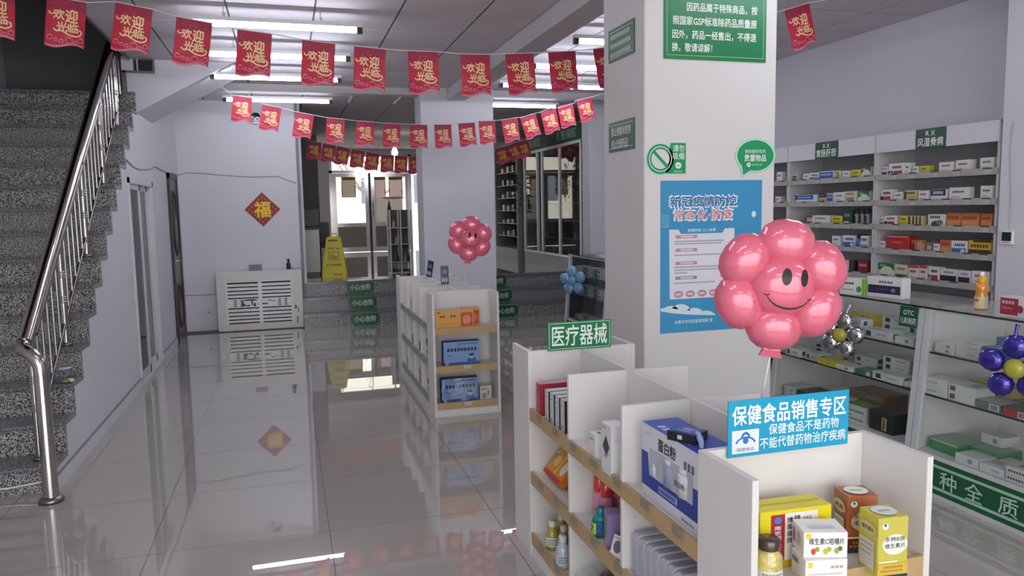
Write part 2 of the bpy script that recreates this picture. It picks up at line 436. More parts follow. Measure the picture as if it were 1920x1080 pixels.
# upper flight crossing above: white sloping soffit box with a small opening
b = MB()
P = [(-1.305, 7.95, 2.485), (-0.42, 7.95, 2.979), (-1.136, 7.95, 2.979), (-1.136, 7.95, 2.868), (-1.305, 7.95, 2.868)]
b.extrude(P, (0, 0.88, 0), WALL)
struct(b.build('wall_upper_flight'))
b = MB(); b.box(-1.42, -1.136, 8.02, 8.03, 2.66, 2.979, mat('opening_shade', '1d1c1f', 0.4)); struct(b.build('shade_sheet'))  # dark sheet standing in for the stairwell gloom behind the opening
b = MB(); b.box(-1.40, -1.12, 7.93, 7.965, 2.85, 2.87, STEELD); b.box(-1.136, -1.118, 7.93, 7.965, 2.87, 2.979, STEELD)
b.box(-1.405, -1.365, 7.93, 7.965, 2.67, 2.87, STEELD); b.box(-1.272, -1.262, 7.94, 7.96, 2.87, 2.979, ALU); struct(b.build('trim_5'))

# railing
RX = -1.41
rl = tag(empty('stair_railing', (RX, 4.5, 0)), 'stainless steel stair railing with thick handrail and twisted balusters', 'railing')
def rz(y): return 0.953+(y-4.84)*0.7635
def bz(y): return 0.602+(y-5.215)*0.767
L = (-RX, -4.5, 0)
b = MB(); b.tube([(RX, 4.70, rz(4.70)), (RX, 6.0, rz(6.0)), (RX, 7.95, rz(7.95))], 0.040, STEEL, 14); b.build('handrail', rl, L)
b = MB(); b.tube([(RX, 4.74, rz(4.74)), (RX, 4.68, rz(4.70)-0.012), (RX+0.008, 4.62, 0.828), (RX+0.028, 4.565, 0.824), (RX+0.055, 4.535, 0.82), (RX+0.085, 4.515, 0.805), (RX+0.108, 4.507, 0.78), (-1.288, 4.504, 0.745), (-1.286, 4.503, 0.69), (-1.286, 4.503, 0.01)], [0.034]*7+[0.036, 0.037, 0.038], STEEL, 14)
b.lathe([(0.062, 0), (0.062, 0.018), (0.045, 0.03)], STEELD, 16, (-1.286, 4.503, 0)); b.build('newel_post', rl, L)
b = MB(); b.tube([(RX, 4.86, rz(4.86)-0.10), (RX, 7.95, rz(7.95)-0.10)], 0.022, STEELD, 10); b.build('lower_rail', rl, L)
b = MB(); b.tube([(RX, 4.90, bz(4.90)+0.02), (RX, 7.9, bz(7.9)+0.02)], 0.014, STEELD, 8); b.build('bottom_rail', rl, L)
for y in (4.80, 5.50, 6.20, 6.91, 7.60):
    k = int((y-4.67)/0.234); zt = 0.154+0.18*k
    b = MB(); b.tube([(RX, y, zt), (RX, y, rz(y)-0.03)], 0.0215, STEEL, 12); b.lathe([(0.036, 0), (0.036, 0.012), (0.024, 0.02)], STEELD, 12, (RX, y, zt))
    for q in range(2):
        for w in range(3): b.lathe([(0.0215, 0), (0.026, 0.006), (0.0215, 0.012)], STEEL, 12, (RX, y, zt+0.28+0.16*q+0.016*w))
    b.build('post', rl, L)
for i in range(26):
    y = 4.80+0.70/6*(i+1)
    if abs(((y-4.80)/0.7025) % 1.0) < 0.06 or abs(((y-4.80)/0.7025) % 1.0) > 0.94 or y > 7.88: continue
    z0, z1 = bz(y)+0.02, rz(y)-0.10
    b = MB(); n = 40; pts = [(RX, y, z0+(z1-z0)*t/n) for t in range(n+1)]
    b.tube(pts, [0.0075+0.0028*(1 if t % 2 else 0) if 3 < t < n-3 else 0.0085 for t in range(n+1)], STEEL, 6); b.build('baluster', rl, L)

# ------------------------------------------------------------------ steps to the rear floor
sp = tag(empty('platform_steps', (2.2, 10.22, 0)), 'three low speckled granite steps up to the rear floor', 'steps')
for k in range(3):
    y = 10.22+0.28*k; z = 0.187*k
    b = MB(); b.box(0.166, 4.85, y, y+0.02, z, z+0.16, GRAN); b.build('riser', sp, (-2.2, -10.22, 0))
    b = MB(); b.box(0.166, 4.85, y-0.02, y+0.31 if k < 2 else 10.90, z+0.16, z+0.187+(0.001 if k == 2 else 0), TREAD); b.build('tread', sp, (-2.2, -10.22, 0))
STEPC = [('bottom', 0), ('middle', 1), ('top', 2)]
for side, xc in (('left', 0.955), ('right', 2.905)):
    for nm, k in STEPC:
        y = 10.22+0.28*k; w = 0.19
        b = MB(); b.box(-w, w, -0.004, 0, -0.073, 0.105, GREEND); o = b.build('step_sign', None, (xc, y-0.001, 0.073+0.187*k-0.005+0.01))
        O = (0, -0.0042, 0.016)
        b = MB(); b.text('小心台阶', O, X, Z, -0.145, -0.042, 0.145, 0.042, ink('d6ecd9'), 0.02); b.build('lettering', o)
        b = MB()
        for sx in (-1, 1):
            for sz in (-1, 1):
                b.rect(O, X, Z, min(sx*0.178, sx*0.148), sz*0.075-0.003, max(sx*0.178, sx*0.148), sz*0.075+0.003, ink('9fd0a8'))
                b.rect(O, X, Z, sx*0.178-0.003, min(sz*0.075, sz*0.05), sx*0.178+0.003, max(sz*0.075, sz*0.05), ink('9fd0a8'))
        b.build('corner_marks', o)
        tag(o, 'green caution sign on the %s step riser, %s of the far pillar' % (nm, 'left' if side == 'left' else 'right'), 'sign')

# ------------------------------------------------------------------ fluorescent lights
def light(x0, x1, y, label):
    xc = (x0+x1)/2; h = (x1-x0)/2
    t = tag(empty('fluorescent_light', (xc, y, 2.845)), label, 'ceiling light', 'hanging tube lights')
    b = MB(); b.box(-h-0.02, h+0.02, -0.022, 0.022, 0.022, 0.05, ALU); b.build('housing', t)
    b = MB(); b.tube([(-h+0.02, 0, 0), (h-0.02, 0, 0)], 0.017, TUBEM, 10); b.build('tube', t)
    for s in (-1, 1):
        b = MB(); b.box(s*h-0.02, s*h+0.02, -0.02, 0.02, -0.02, 0.024, BLACK); b.build('end_cap', t)
        b = MB(); b.tube([(s*h*0.55, 0, 0.05), (s*h*0.55-0.006, 0, 0.09), (s*h*0.55, 0, 0.135)], 0.004, ALU, 6); b.lathe([(0.012, 0), (0.007, 0.03)], ALU, 8, (s*h*0.55, 0, 0.05)); b.build('chain', t)
rows = [5.80, 6.88, 8.0, 9.56]; nm = ['nearest', 'second', 'third', 'rearmost']
for k, y in enumerate(rows):
    light(-0.62, 0.58, y, 'white tube light left of the ceiling beam, %s of four rows' % nm[k])
    light(2.28, 3.48, y, 'white tube light right of the ceiling beam, %s of four rows' % nm[k])
for y, n in ((2.9, 'above the near island shelf'), (0.7, 'above the camera'), (-1.4, 'beside the shopfront')):  # unseen rows added to brighten the near half of the room
    light(-0.62, 0.58, y, 'added unseen tube light left of the ceiling beam %s' % n)
    light(2.28, 3.48, y, 'added unseen tube light right of the ceiling beam %s' % n)
t = tag(empty('light_bulb', (2.02, 14.5, 2.62)), 'round glowing ceiling bulb over the rear floor', 'ceiling light')
b = MB(); b.lathe([(0.012, -0.07), (0.05, -0.05), (0.06, 0), (0.045, 0.05), (0.02, 0.09)], mat('bulb_glow', 'fff4dd', 0.3, vary=0, emit=9.0), 14); b.build('globe', t)
b = MB(); b.tube([(0, 0, 0.09), (0, 0, CEIL-2.62)], 0.008, BLACK, 6); b.build('stem', t)
# ------------------------------------------------------------------ packs (printed cartons)
W_, K_ = 'e8e6e4', '2a2a2c'
def pack(name, size, base, prints, loc, rz=0.0, tilt=0.0, bev=0.0015, parent=None, rough=0.35, rx=0.0):
    """printed carton: width, depth, height; front faces local -Y; prints are placed in 0..1 of a face"""
    w, d, h = size
    b = MB(); m = mat('card_' + base, base, rough, vary=0.015, scale=30)
    b.bbox(-w/2, w/2, -d/2, d/2, 0, h, m, bev)
    fr = {'F': ((-w/2, -d/2, 0), X*w, Z*h), 'T': ((-w/2, -d/2, h), X*w, Y*d), 'L': ((-w/2, d/2, 0), -Y*d, Z*h), 'R': ((w/2, -d/2, 0), Y*d, Z*h)}
    lift = 0.0005
    for p in prints:
        O, U, V = fr[p[0]]; k = p[1]; lift += 0.00012
        U0, V0 = U.normalized(), V.normalized(); wu, hv = U.length, V.length
        if k == 'r': b.rect(O, U0, V0, p[2]*wu, p[3]*hv, p[4]*wu, p[5]*hv, ink(p[6]), lift)
        elif k == 't': b.text(p[7], O, U0, V0, p[2]*wu, p[3]*hv, p[4]*wu, p[5]*hv, ink(p[6]), 0.015, True, lift)
        elif k == 'v':
            n = len(p[7]); st = (p[5]-p[3])/n
            for i, ch in enumerate(p[7]): b.text(ch, O, U0, V0, p[2]*wu, (p[5]-(i+0.92)*st)*hv, p[4]*wu, (p[5]-(i+0.08)*st)*hv, ink(p[6]), 0.02, True, lift)
        elif k == 'e': b.disc(O, U0, V0, p[2]*wu, p[3]*hv, p[4]*wu, p[5]*hv, ink(p[6]), 22, lift)
        elif k == 'b': b.bars(O, U0, V0, p[2]*wu, p[3]*hv, p[4]*wu, p[5]*hv, ink(p[6]), p[7], lift)
    return b.build(name, parent, loc, (rx, tilt, rz))

# ------------------------------------------------------------------ heater cover on the back wall
h = tag(empty('heater_cover', (-0.375, 10.5, 0)), 'white slatted heater cover standing against the back wall', 'heater cover')
b = MB(); x0, x1 = -0.535, 0.535
b.box(x0, x1, -0.06, 0.095, 0.735, 0.775, WHITE); b.box(x0, x0+0.115, -0.055, 0.095, 0.0, 0.735, WHITE); b.box(x1-0.13, x1, -0.055, 0.095, 0.0, 0.735, WHITE)
b.box(x0+0.115, x1-0.13, -0.055, 0.095, 0.63, 0.735, WHITE); b.box(x0+0.115, x1-0.13, -0.055, 0.095, 0.0, 0.085, WHITE); b.build('frame', h)
b = MB(); b.box(x0+0.115, x1-0.13, 0.0, 0.02, 0.085, 0.63, mat('vent_dark', '232533', 0.7)); b.build('vent_back', h)
gx0, gx1 = x0+0.13, x1-0.145
grl = MB().box(-0.022, 0.022, -0.046, 0.0, 0.085, 0.63, EDGE).box(gx0-0.02, gx0, -0.05, 0, 0.085, 0.63, EDGE).box(gx1, gx1+0.02, -0.05, 0, 0.085, 0.63, EDGE).build('grille', h)
zt = 0.62
for grp, L_ in enumerate(((0.617, 0.567, 0.517, 0.469, 0.422), (0.287, 0.237, 0.187, 0.139, 0.094))):
    for k in range(4):
        za, zc_ = L_[k+1]+0.008, L_[k]-0.008; z = (za+zc_)/2+0.015
        b = MB(); b.box(gx0, gx1, -0.044, -0.006, za, zc_, EDGE)
        if k % 2 == 0:
            for cx in (-0.20, 0.17):
                for q in range(8): b.rect((0, -0.0445, 0), X, Z, cx-0.08+q*0.022, z-0.019, cx-0.072+q*0.022, z-0.012, ink('6b6c76'))
        b.build('slat', grl)
b = MB(); b.box(gx0, gx1, -0.043, -0.006, 0.243, 0.462, EDGE) if False else b.box(gx0, gx1, -0.043, -0.006, 0.295, 0.414, EDGE)
O = (0, -0.0435, 0); D = ink('2d3036')
for cx in (gx0+0.09, gx0+0.17, gx1-0.15, gx1-0.07):
    for r in range(4):
        z = 0.305+0.025*r
        b.add([(cx-0.03, -0.0437, z), (cx, -0.0437, z+0.010), (cx+0.03, -0.0437, z), (cx, -0.0437, z+0.004)], [(0,1,2,3)], D)
        b.add([(cx-0.03, -0.0437, z+0.016), (cx, -0.0437, z+0.009), (cx+0.03, -0.0437, z+0.016), (cx, -0.0437, z+0.021)], [(0,1,2,3)], D)
b.disc(O, X, Z, -0.13, 0.385, 0.09, 0.02, D, 16, 0.0004, 0, PI); b.disc(O, X, Z, -0.10, 0.388, 0.06, 0.018, D, 16, 0.0005, 0, PI)
b.rect(O, X, Z, -0.115, 0.325, -0.098, 0.39, D); b.rect(O, X, Z, -0.24, 0.315, -0.19, 0.345, D); b.rect(O, X, Z, -0.23, 0.345, -0.21, 0.38, D); b.rect(O, X, Z, -0.18, 0.312, -0.13, 0.33, D); b.rect(O, X, Z, -0.09, 0.31, -0.06, 0.35, D)
b.disc(O, X, Z, 0.03, 0.33, 0.07, 0.02, D, 14, 0.0004, 0, PI)
for cx, s in ((0.12, 0.04), (0.17, 0.03)):
    b.add([(cx-s, -0.0437, 0.355), (cx, -0.0437, 0.355+s), (cx+s, -0.0437, 0.355), (cx, -0.0437, 0.355+s*0.55)], [(0,1,2,3)], ink('6a6d74'))
b.build('picture_plate', grl)
b = MB(); b.rect((0, -0.0552, 0), X, Z, 0.43, 0.25, 0.455, 0.30, ink('55575c')); b.rect((0, -0.0552, 0), X, Z, 0.47, 0.20, 0.482, 0.27, ink('6d6f74')); b.rect((0, -0.0552, 0), X, Z, 0.45, 0.06, 0.47, 0.15, ink('8a8a8c')); b.build('scuff_marks', h)
o = pack('cardboard_box', (0.155, 0.08, 0.075), '6a5f55', [('F','b',0.3,0.42,0.7,0.55,'4a423c',4)], (-0.42, 10.53, 0.775)); tag(o, 'small brown cardboard box on top of the heater cover', 'box')
b = MB(); b.lathe([(0.026, 0), (0.028, 0.02), (0.026, 0.075), (0.011, 0.10), (0.011, 0.108), (0.018, 0.112), (0.018, 0.135), (0.008, 0.14)], BLACK, 14)
o = b.build('bottle', None, (0.0, 10.53, 0.775)); tag(o, 'small black bottle on the right end of the heater cover', 'bottle')
def crumple(r, sq, m, seed, n=3, amp=0.35):
    import bmesh
    bm = bmesh.new(); bmesh.ops.create_icosphere(bm, subdivisions=n, radius=1.0)
    rnd = random.Random(seed); ph = [(Vector((rnd.uniform(-1,1), rnd.uniform(-1,1), rnd.uniform(-1,1)))*rnd.uniform(2, 6), rnd.uniform(0, 6)) for _ in range(7)]
    q = MB(); zmin = 9
    P = []
    for v in bm.verts:
        f = 1+amp*sum(abs(math.sin(v.co.dot(a)+p))-0.6 for a, p in ph)/4
        P.append((v.co.x*r*sq[0]*f, v.co.y*r*sq[1]*f, v.co.z*r*sq[2]*f))
    zmin = min(p[2] for p in P)
    q.add([(a, c, z-zmin) for a, c, z in P], [tuple(v.index for v in f.verts) for f in bm.faces], m, False); bm.free(); return q
PLASTIC = glass('clear_plastic', (0.96, 0.96, 0.97), 1.6)
o = crumple(0.045, (1.3, 0.7, 0.6), mat('tissue', 'd0d0d6', 0.5), 3).build('plastic_bag', None, (0.085, 10.53, 0.775)); tag(o, 'crumpled white plastic bag beside the black bottle on the heater cover', 'bag')

# red 'fu' diamond, camera, wire on the back wall
b = MB(); r = 0.226
b.extrude([(-r, 0, 0), (0, 0, -r), (r, 0, 0), (0, 0, r)], (0, 0.003, 0), mat('poster_red', '96291f', 0.5, vary=0.05))
o = b.build('fortune_poster', None, (-0.295, 10.615, 1.575)); tag(o, 'red diamond fortune poster with a gold character on the back wall', 'poster')
O = (0, -0.0008, 0)
b = MB(); b.text('福', O, X, Z, -0.10, -0.105, 0.10, 0.105, ink('f0c419'), 0.05); b.build('lettering', o)
b = MB()
for k in range(4):
    a = k*PI/2; c, s = math.cos(a), math.sin(a)
    for q in range(-2, 3):
        px, pz = c*(0.165-abs(q)*0.035)-s*q*0.036, s*(0.165-abs(q)*0.035)+c*q*0.036
        b.disc(O, X, Z, px, pz, 0.012, 0.009, ink('d07a45'), 8, 0.0009)
b.build('ornament_print', o)
cm = tag(empty('security_camera', (-0.325, 10.617, 2.76)), 'white round security camera on the back wall under the ceiling', 'camera')
b = MB(); b.lathe([(0.0, -0.06), (0.035, -0.055), (0.052, -0.02), (0.055, 0.01), (0.045, 0.04), (0.0, 0.055)], EDGE, 16, (0, -0.09, 0)); b.build('ball', cm)
b = MB(); b.lathe([(0.058, 0.005), (0.062, 0.02), (0.045, 0.052), (0.01, 0.064)], BLACK, 16, (0.005, -0.085, 0.0)); b.box(-0.02, 0.02, -0.085, 0.0, -0.075, -0.045, EDGE); b.build('hood', cm)
b = MB(); b.lathe([(0.02, 0), (0.02, 0.012), (0.012, 0.016)], BLACK, 12); b.build('lens', cm, (0, -0.142, 0.012), (PI/2, 0, 0))
for sx in (-0.026, 0.026):
    b = MB(); b.lathe([(0.009, 0), (0.009, 0.008)], BLACK, 10); b.build('infrared_lamp', cm, (sx, -0.138, -0.022), (PI/2, 0, 0))
b = MB(); b.box(-0.04, 0.04, -0.02, 0, -0.07, -0.02, EDGE); b.build('bracket', cm)
b = MB(); b.tube([(-1.298, 7.27, 2.01), (-1.298, 7.60, 1.965), (-1.298, 7.91, 1.957), (-1.298, 8.40, 1.985), (-1.298, 8.79, 2.036), (-1.298, 9.2, 2.02), (-1.298, 9.59, 1.985+0.03), (-1.296, 10.2, 2.03), (-1.29, 10.61, 2.03), (-1.19, 10.614, 2.065), (-0.9, 10.614, 2.04), (-0.42, 10.614, 2.0), (-0.086, 10.614, 2.012), (0.15, 10.614, 1.915)], 0.005, mat('grey_wire', 'a5a5ac', 0.6), 6)
o = b.build('wall_wire', None, (0, 0, 0)); tag(o, 'thin grey wire strung along the left and back walls', 'wire')

# ------------------------------------------------------------------ bunting
def flag_mesh(seed, gold):
    rnd = random.Random(seed); p1, p2 = rnd.uniform(0, 6), rnd.uniform(-0.3, 0.3)
    w, hh = 0.2, 0.262
    def yy(x, z): return (-z/hh)*0.010*math.sin(x*26+p1)
    def lo(x): return -hh+0.013*math.sin(x*30+p2)-0.004
    cl = MB(); nx, nz = 10, 8; vs = []; fs = []
    for j in range(nz+1):
        for i in range(nx+1):
            x = -w/2+w*i/nx; z = lo(x)*j/nz; vs.append((x, yy(x, z), z))
    for j in range(nz):
        for i in range(nx):
            a = j*(nx+1)+i; fs.append((a, a+1, a+nx+2, a+nx+1))
    cl.add(vs, fs[:20], mat('bunting_plum', '98203f', 0.6, vary=0.1, scale=9), True)
    cl.add(vs, fs[20:], RED, True)
    warp = lambda p: Vector((p[0], yy(p[0], p[2])-0.0012, p[2]))
    pr = MB(); O = Vector((0, 0, 0)); g = ink(gold)
    pr.text('欢', O, X, Z, -0.062, -0.118, -0.008, -0.062, g, 0.045, True, 0, warp)
    pr.text('迎', O, X, Z, -0.002, -0.128, 0.06, -0.056, g, 0.045, True, 0, warp)
    pr.text('光', O, X, Z, -0.045, -0.186, 0.008, -0.130, g, 0.045, True, 0, warp)
    pr.text('临', O, X, Z, 0.012, -0.182, 0.066, -0.132, g, 0.045, True, 0, warp)
    def ribbon(pts, r, m):
        for (a, c), (d, e) in zip(pts[:-1], pts[1:]):
            nrm = Vector((-(e-c), 0, d-a)).normalized()*r
            q = [Vector((a, 0, c))-nrm, Vector((d, 0, e))-nrm, Vector((d, 0, e))+nrm, Vector((a, 0, c))+nrm]
            pr.add([tuple(warp(v)) for v in q], [(0, 1, 2, 3)], m)
    ribbon([(-0.06, -0.172), (-0.045, -0.184), (-0.02, -0.178), (0.02, -0.197), (0.055, -0.203), (0.078, -0.192), (0.083, -0.175), (0.07, -0.165)], 0.0042, g)
    ribbon([(-0.085, -0.078), (-0.082, -0.09), (-0.07, -0.094), (-0.058, -0.085)], 0.0035, g)
    pk = ink('e07f98')
    def scribble(cx, cz, s):
        ribbon([(cx-s, cz-s), (cx+s, cz-s), (cx+s, cz+s*0.7), (cx-s, cz+s*0.7), (cx-s, cz-s)], 0.0016, pk)
        ribbon([(cx-s*0.6, cz+s*0.7), (cx-s*0.2, cz+s*1.3), (cx, cz+s*0.7), (cx+s*0.3, cz+s*1.3), (cx+s*0.6, cz+s*0.7)], 0.0014, pk)
    for cx, cz, s in ((-0.075, -0.222, 0.012), (-0.045, -0.232, 0.008), (-0.018, -0.236, 0.009), (0.02, -0.226, 0.016), (0.052, -0.234, 0.008), (0.08, -0.222, 0.012)): scribble(cx, cz, s)
    x = -0.096
    while x < 0.094:
        q = [Vector((x, 0, lo(x)+0.001)), Vector((x+0.012, 0, lo(x+0.012)+0.001)), Vector((x+0.012, 0, lo(x+0.012)+0.011)), Vector((x+0.006, 0, lo(x+0.006)+0.016)), Vector((x, 0, lo(x)+0.009))]
        pr.add([tuple(warp(v)) for v in q], [(0, 1, 2, 3, 4)], ink('d5738c')); x += 0.0128
    for q in range(12):
        cx, cz = rnd.uniform(-0.09, 0.09), rnd.choice([rnd.uniform(-0.06, -0.03), rnd.uniform(-0.21, -0.19)])
        pr.rect((0, yy(cx, cz)-0.001, 0), X, Z, cx-0.002, cz-0.002, cx+0.002, cz+0.002, pk, 0.0)
    out = []
    for q, nm_ in ((cl, 'flag'), (pr, 'print')):
        me = bpy.data.meshes.new(nm_); me.from_pydata(q.v, [], q.f)
        for m in q.mats: me.materials.append(m)
        me.polygons.foreach_set('material_index', q.m); me.polygons.foreach_set('use_smooth', q.sm); me.update(); out.append(me)
    return out
FM = [flag_mesh(s, 'f0cf9a') for s in range(4)]; FG = [flag_mesh(10+s, 'e8c04a') for s in range(2)]
def bunting(label, tops, string_extra, fm, sc=1.0):
    """tops: ((x,y,z) left, (x,y,z) right) of each flag's upper edge"""
    a = tops[0][0]
    t = tag(empty('bunting', a), label, 'bunting', 'welcome bunting under the ceiling'); A = Vector(a)
    pts = [Vector(p) for p in string_extra[0]]
    for l, r in tops: pts += [Vector(l), Vector(r)]
    pts += [Vector(p) for p in string_extra[1]]
    pts.sort(key=lambda p: p.x)
    b = MB(); b.tube([p-A for p in pts], 0.003, STRING, 5); b.build('string', t)
    for i, (l, r) in enumerate(tops):
        l, r = Vector(l), Vector(r); d = r-l
        me = fm[i % len(fm)]
        f = inst('flag', me[0], t, (l+r)/2-A, (0, -math.atan2(d.z, math.hypot(d.x, d.y)), math.atan2(d.y, d.x))); f.scale = (sc, sc, sc)
        inst('print', me[1], f)
def rowpts(L, y): return [((a[0], y, a[1]), (c[0], y, c[1])) for a, c in zip(L[0::2], L[1::2])]
R1 = [(-1.60, 2.80), (-1.395, 2.783), (-1.248, 2.774), (-1.033, 2.749), (-0.894, 2.763), (-0.689, 2.729), (-0.575, 2.698), (-0.361, 2.666), (-0.239, 2.641), (-0.021, 2.62), (0.145, 2.595), (0.351, 2.578), (0.46, 2.57), (0.664, 2.558), (0.801, 2.554), (1.003, 2.555), (1.142, 2.547), (1.36, 2.552), (1.445, 2.559), (1.667, 2.575), (1.751, 2.581), (1.969, 2.601), (2.087, 2.616), (2.29, 2.65)]
T1 = rowpts(R1, 5.0) + [((3.226, 4.45, 2.803), (3.425, 4.45, 2.863))]
bunting('red welcome bunting nearest the camera, strung in front of the near pillar row', T1, ([(-2.61, 5.0, 2.92), (-1.8, 5.0, 2.83)], [(2.7, 4.75, 2.73), (4.0, 4.4, 2.96)]), FM)
R2 = [(-0.498, 2.786), (-0.272, 2.758), (-0.204, 2.703), (0.025, 2.657), (0.135, 2.63), (0.365, 2.588), (0.467, 2.567), (0.691, 2.547), (0.796, 2.537), (1.014, 2.523), (1.091, 2.518), (1.308, 2.509), (1.393, 2.504), (1.614, 2.501), (1.67, 2.508), (1.902, 2.511), (1.959, 2.524), (2.182, 2.54), (2.202, 2.552), (2.416, 2.562), (2.474, 2.569), (2.705, 2.603), (2.732, 2.604), (2.913, 2.657), (2.96, 2.664), (3.184, 2.718), (3.171, 2.743), (3.418, 2.786), (3.433, 2.818), (3.656, 2.868)]
K2 = 8.30/8.75
T2 = [tuple((p[0]*K2, 8.30+0.012*(i % 3), CAMH+(p[2]-CAMH)*K2) for p in lr) for i, lr in enumerate(rowpts(R2, 8.75))]
bunting('red welcome bunting strung just in front of the far pillar', T2, ([(-0.56, 8.30, 2.80)], [(4.0, 8.30, 2.975)]), FM, K2)
R3 = [(0.375, 2.608), (0.577, 2.569), (0.582, 2.566), (0.787, 2.531), (0.789, 2.531), (1.0, 2.483), (1.003, 2.483), (1.224, 2.444), (1.228, 2.444), (1.45, 2.404), (1.455, 2.404), (1.665, 2.388), (1.669, 2.388), (1.88, 2.372), (1.90, 2.371), (2.11, 2.365), (3.30, 2.50), (3.485, 2.536), (3.49, 2.538), (3.655, 2.598), (3.66, 2.60), (3.866, 2.644)]
T3 = rowpts(R3, 12.0)
bunting('red welcome bunting with gold lettering strung over the rear floor', T3, ([(-0.2, 12.0, 2.75), (0.0, 12, 2.70)], [(2.6, 12.0, 2.39), (4.05, 12.0, 2.69)]), FG)

# ------------------------------------------------------------------ notices on the near pillar
PY, PXl = 3.62, 1.797
WH = ink('e9efe9')
def board(name, x0, x1, z0, z1, m, label, cat, t=0.006):
    b = MB(); b.box(-(x1-x0)/2, (x1-x0)/2, -t, -0.0005, -(z1-z0)/2, (z1-z0)/2, m); o = b.build(name, None, ((x0+x1)/2, PY, (z0+z1)/2)); tag(o, label, cat); return o, (x1-x0)/2, (z1-z0)/2, (0, -t-0.0003, 0)
o, w, hh, O = board('notice_board', 1.905, 2.512, 2.285, 2.72, GREENB, 'large green no-returns notice high on the front of the near pillar', 'sign')
b = MB(); lines = ['因药品属于特殊商品，按', '照国家GSP标准除药品质量原', '因外，药品一经售出，不得退', '换，敬请谅解！']
zz = 2.5025
b.text('温馨提示', O, X, Z, -0.14, 2.617-zz, 0.17, 2.70-zz, WH, 0.02)
spec = [(2.035, 2.455, 2.55), (1.955, 2.452, 2.48), (1.952, 2.45, 2.41), (1.95, 2.185, 2.345)]
b.build('lettering', o)
for s, (xa, xb, zc) in zip(lines, spec):
    b = MB(); b.text(s, O, X, Z, xa-2.2085, zc-zz-0.022, xb-2.2085, zc-zz+0.022, WH, 0.03); b.build('lettering', o)
b = MB()
for q in ((-w+0.015, -hh+0.018, w-0.015, -hh+0.021), (-w+0.015, hh-0.021, w-0.015, hh-0.018), (-w+0.015, -hh+0.018, -w+0.018, hh-0.018), (w-0.018, -hh+0.018, w-0.015, hh-0.018)): b.rect(O, X, Z, *q, ink('8fd0a6'))
b.build('border_line', o)
# left face notices
def lboard(z0, z1, label, lines, bars):
    b = MB(); b.box(-0.0055, -0.0005, -0.165, 0.165, -(z1-z0)/2, (z1-z0)/2, mat('sign_dark_green', '0d5234', 0.4, vary=0.03)); o = b.build('wall_sign', None, (PXl, 3.895, (z0+z1)/2)); tag(o, label, 'sign')
    O = (-0.006, 0, 0); U = -Y; b = MB(); hh = (z1-z0)/2
    for q in ((-0.15, hh-0.02, 0.15, hh-0.017), (-0.15, -hh+0.017, 0.15, -hh+0.02)): b.rect(O, U, Z, *q, WH)
    for i, s in enumerate(lines):
        zc = hh-0.055-i*(2*hh-0.03)/len(lines)+0.0
        b.text(s, O, U, Z, -0.125, zc-0.024, 0.125 if i == 0 else 0.095, zc+0.024, WH, 0.02)
    for i in range(bars):
        zc = hh-0.045-i*0.048; b.bars(O, U, Z, -0.135, zc-0.012, 0.13 if i else 0.12, zc+0.012, ink('b9cbbf'), 11, 0.0006, 0.75)
    b.build('lettering', o)
lboard(2.333, 2.51, 'small dark green notice high on the left face of the near pillar', [], 3)
lboard(1.836, 2.0, 'small dark green no-sale notice lower on the left face of the near pillar', ['禁止销售和使用', '终止妊娠药品！'], 0)
# no smoking sign
BR = mat('sticker_green', '1f9a5f', 0.3, vary=0.02)
cx, cz = 1.888, 1.772
b = MB(); b.disc((0, 0, 0), X, Z, 0, 0, 0.084, 0.084, ink('b5e3cc'), 32, 0.001); b.disc((0, 0, 0), X, Z, 0, 0, 0.078, 0.078, BR, 32, 0.002); b.add([(0.03, -0.002, -0.075), (0.148, -0.002, -0.075), (0.148, -0.002, 0.084), (0.06, -0.002, 0.084), (0.055, -0.002, 0.06)], [(0, 1, 2, 3, 4)], BR)
b.extrude([(0.03, -0.0019, -0.077), (0.15, -0.0019, -0.077), (0.15, -0.0019, 0.086), (0.058, -0.0019, 0.086)], (0, 0.0017, 0), ink('b5e3cc'))
o = b.build('no_smoking_sign', None, (cx, PY-0.0005, cz)); tag(o, 'green no-smoking sticker on the near pillar above the blue poster', 'sign')
O = (0, -0.0026, 0); b = MB(); b.disc(O, X, Z, 0, 0, 0.052, 0.052, ink('d9d6d4'), 28)
b.add([(-0.047, -0.0036, 0.035), (-0.035, -0.0036, 0.047), (0.047, -0.0036, -0.035), (0.035, -0.0036, -0.047)], [(0, 3, 2, 1)], BR)
b.disc(O, X, Z, 0, 0, 0.0665, 0.0665, ink('e2efe6'), 32, 0.0003, 0, 2*PI-0.001, 0.93)
b.build('prohibition_ring', o)
b = MB(); b.text('请勿', O, X, Z, 0.073, 0.038, 0.138, 0.074, WH, 0.02); b.text('吸烟', O, X, Z, 0.073, -0.002, 0.138, 0.033, WH, 0.02)
b.disc(O, X, Z, 0.104, -0.033, 0.018, 0.017, WH, 18); b.rect(O, X, Z, 0.094, -0.035, 0.114, -0.031, BR, 0.0009); b.bars(O, X, Z, 0.08, -0.068, 0.128, -0.06, ink('9fd8bb'), 4); b.build('lettering', o)
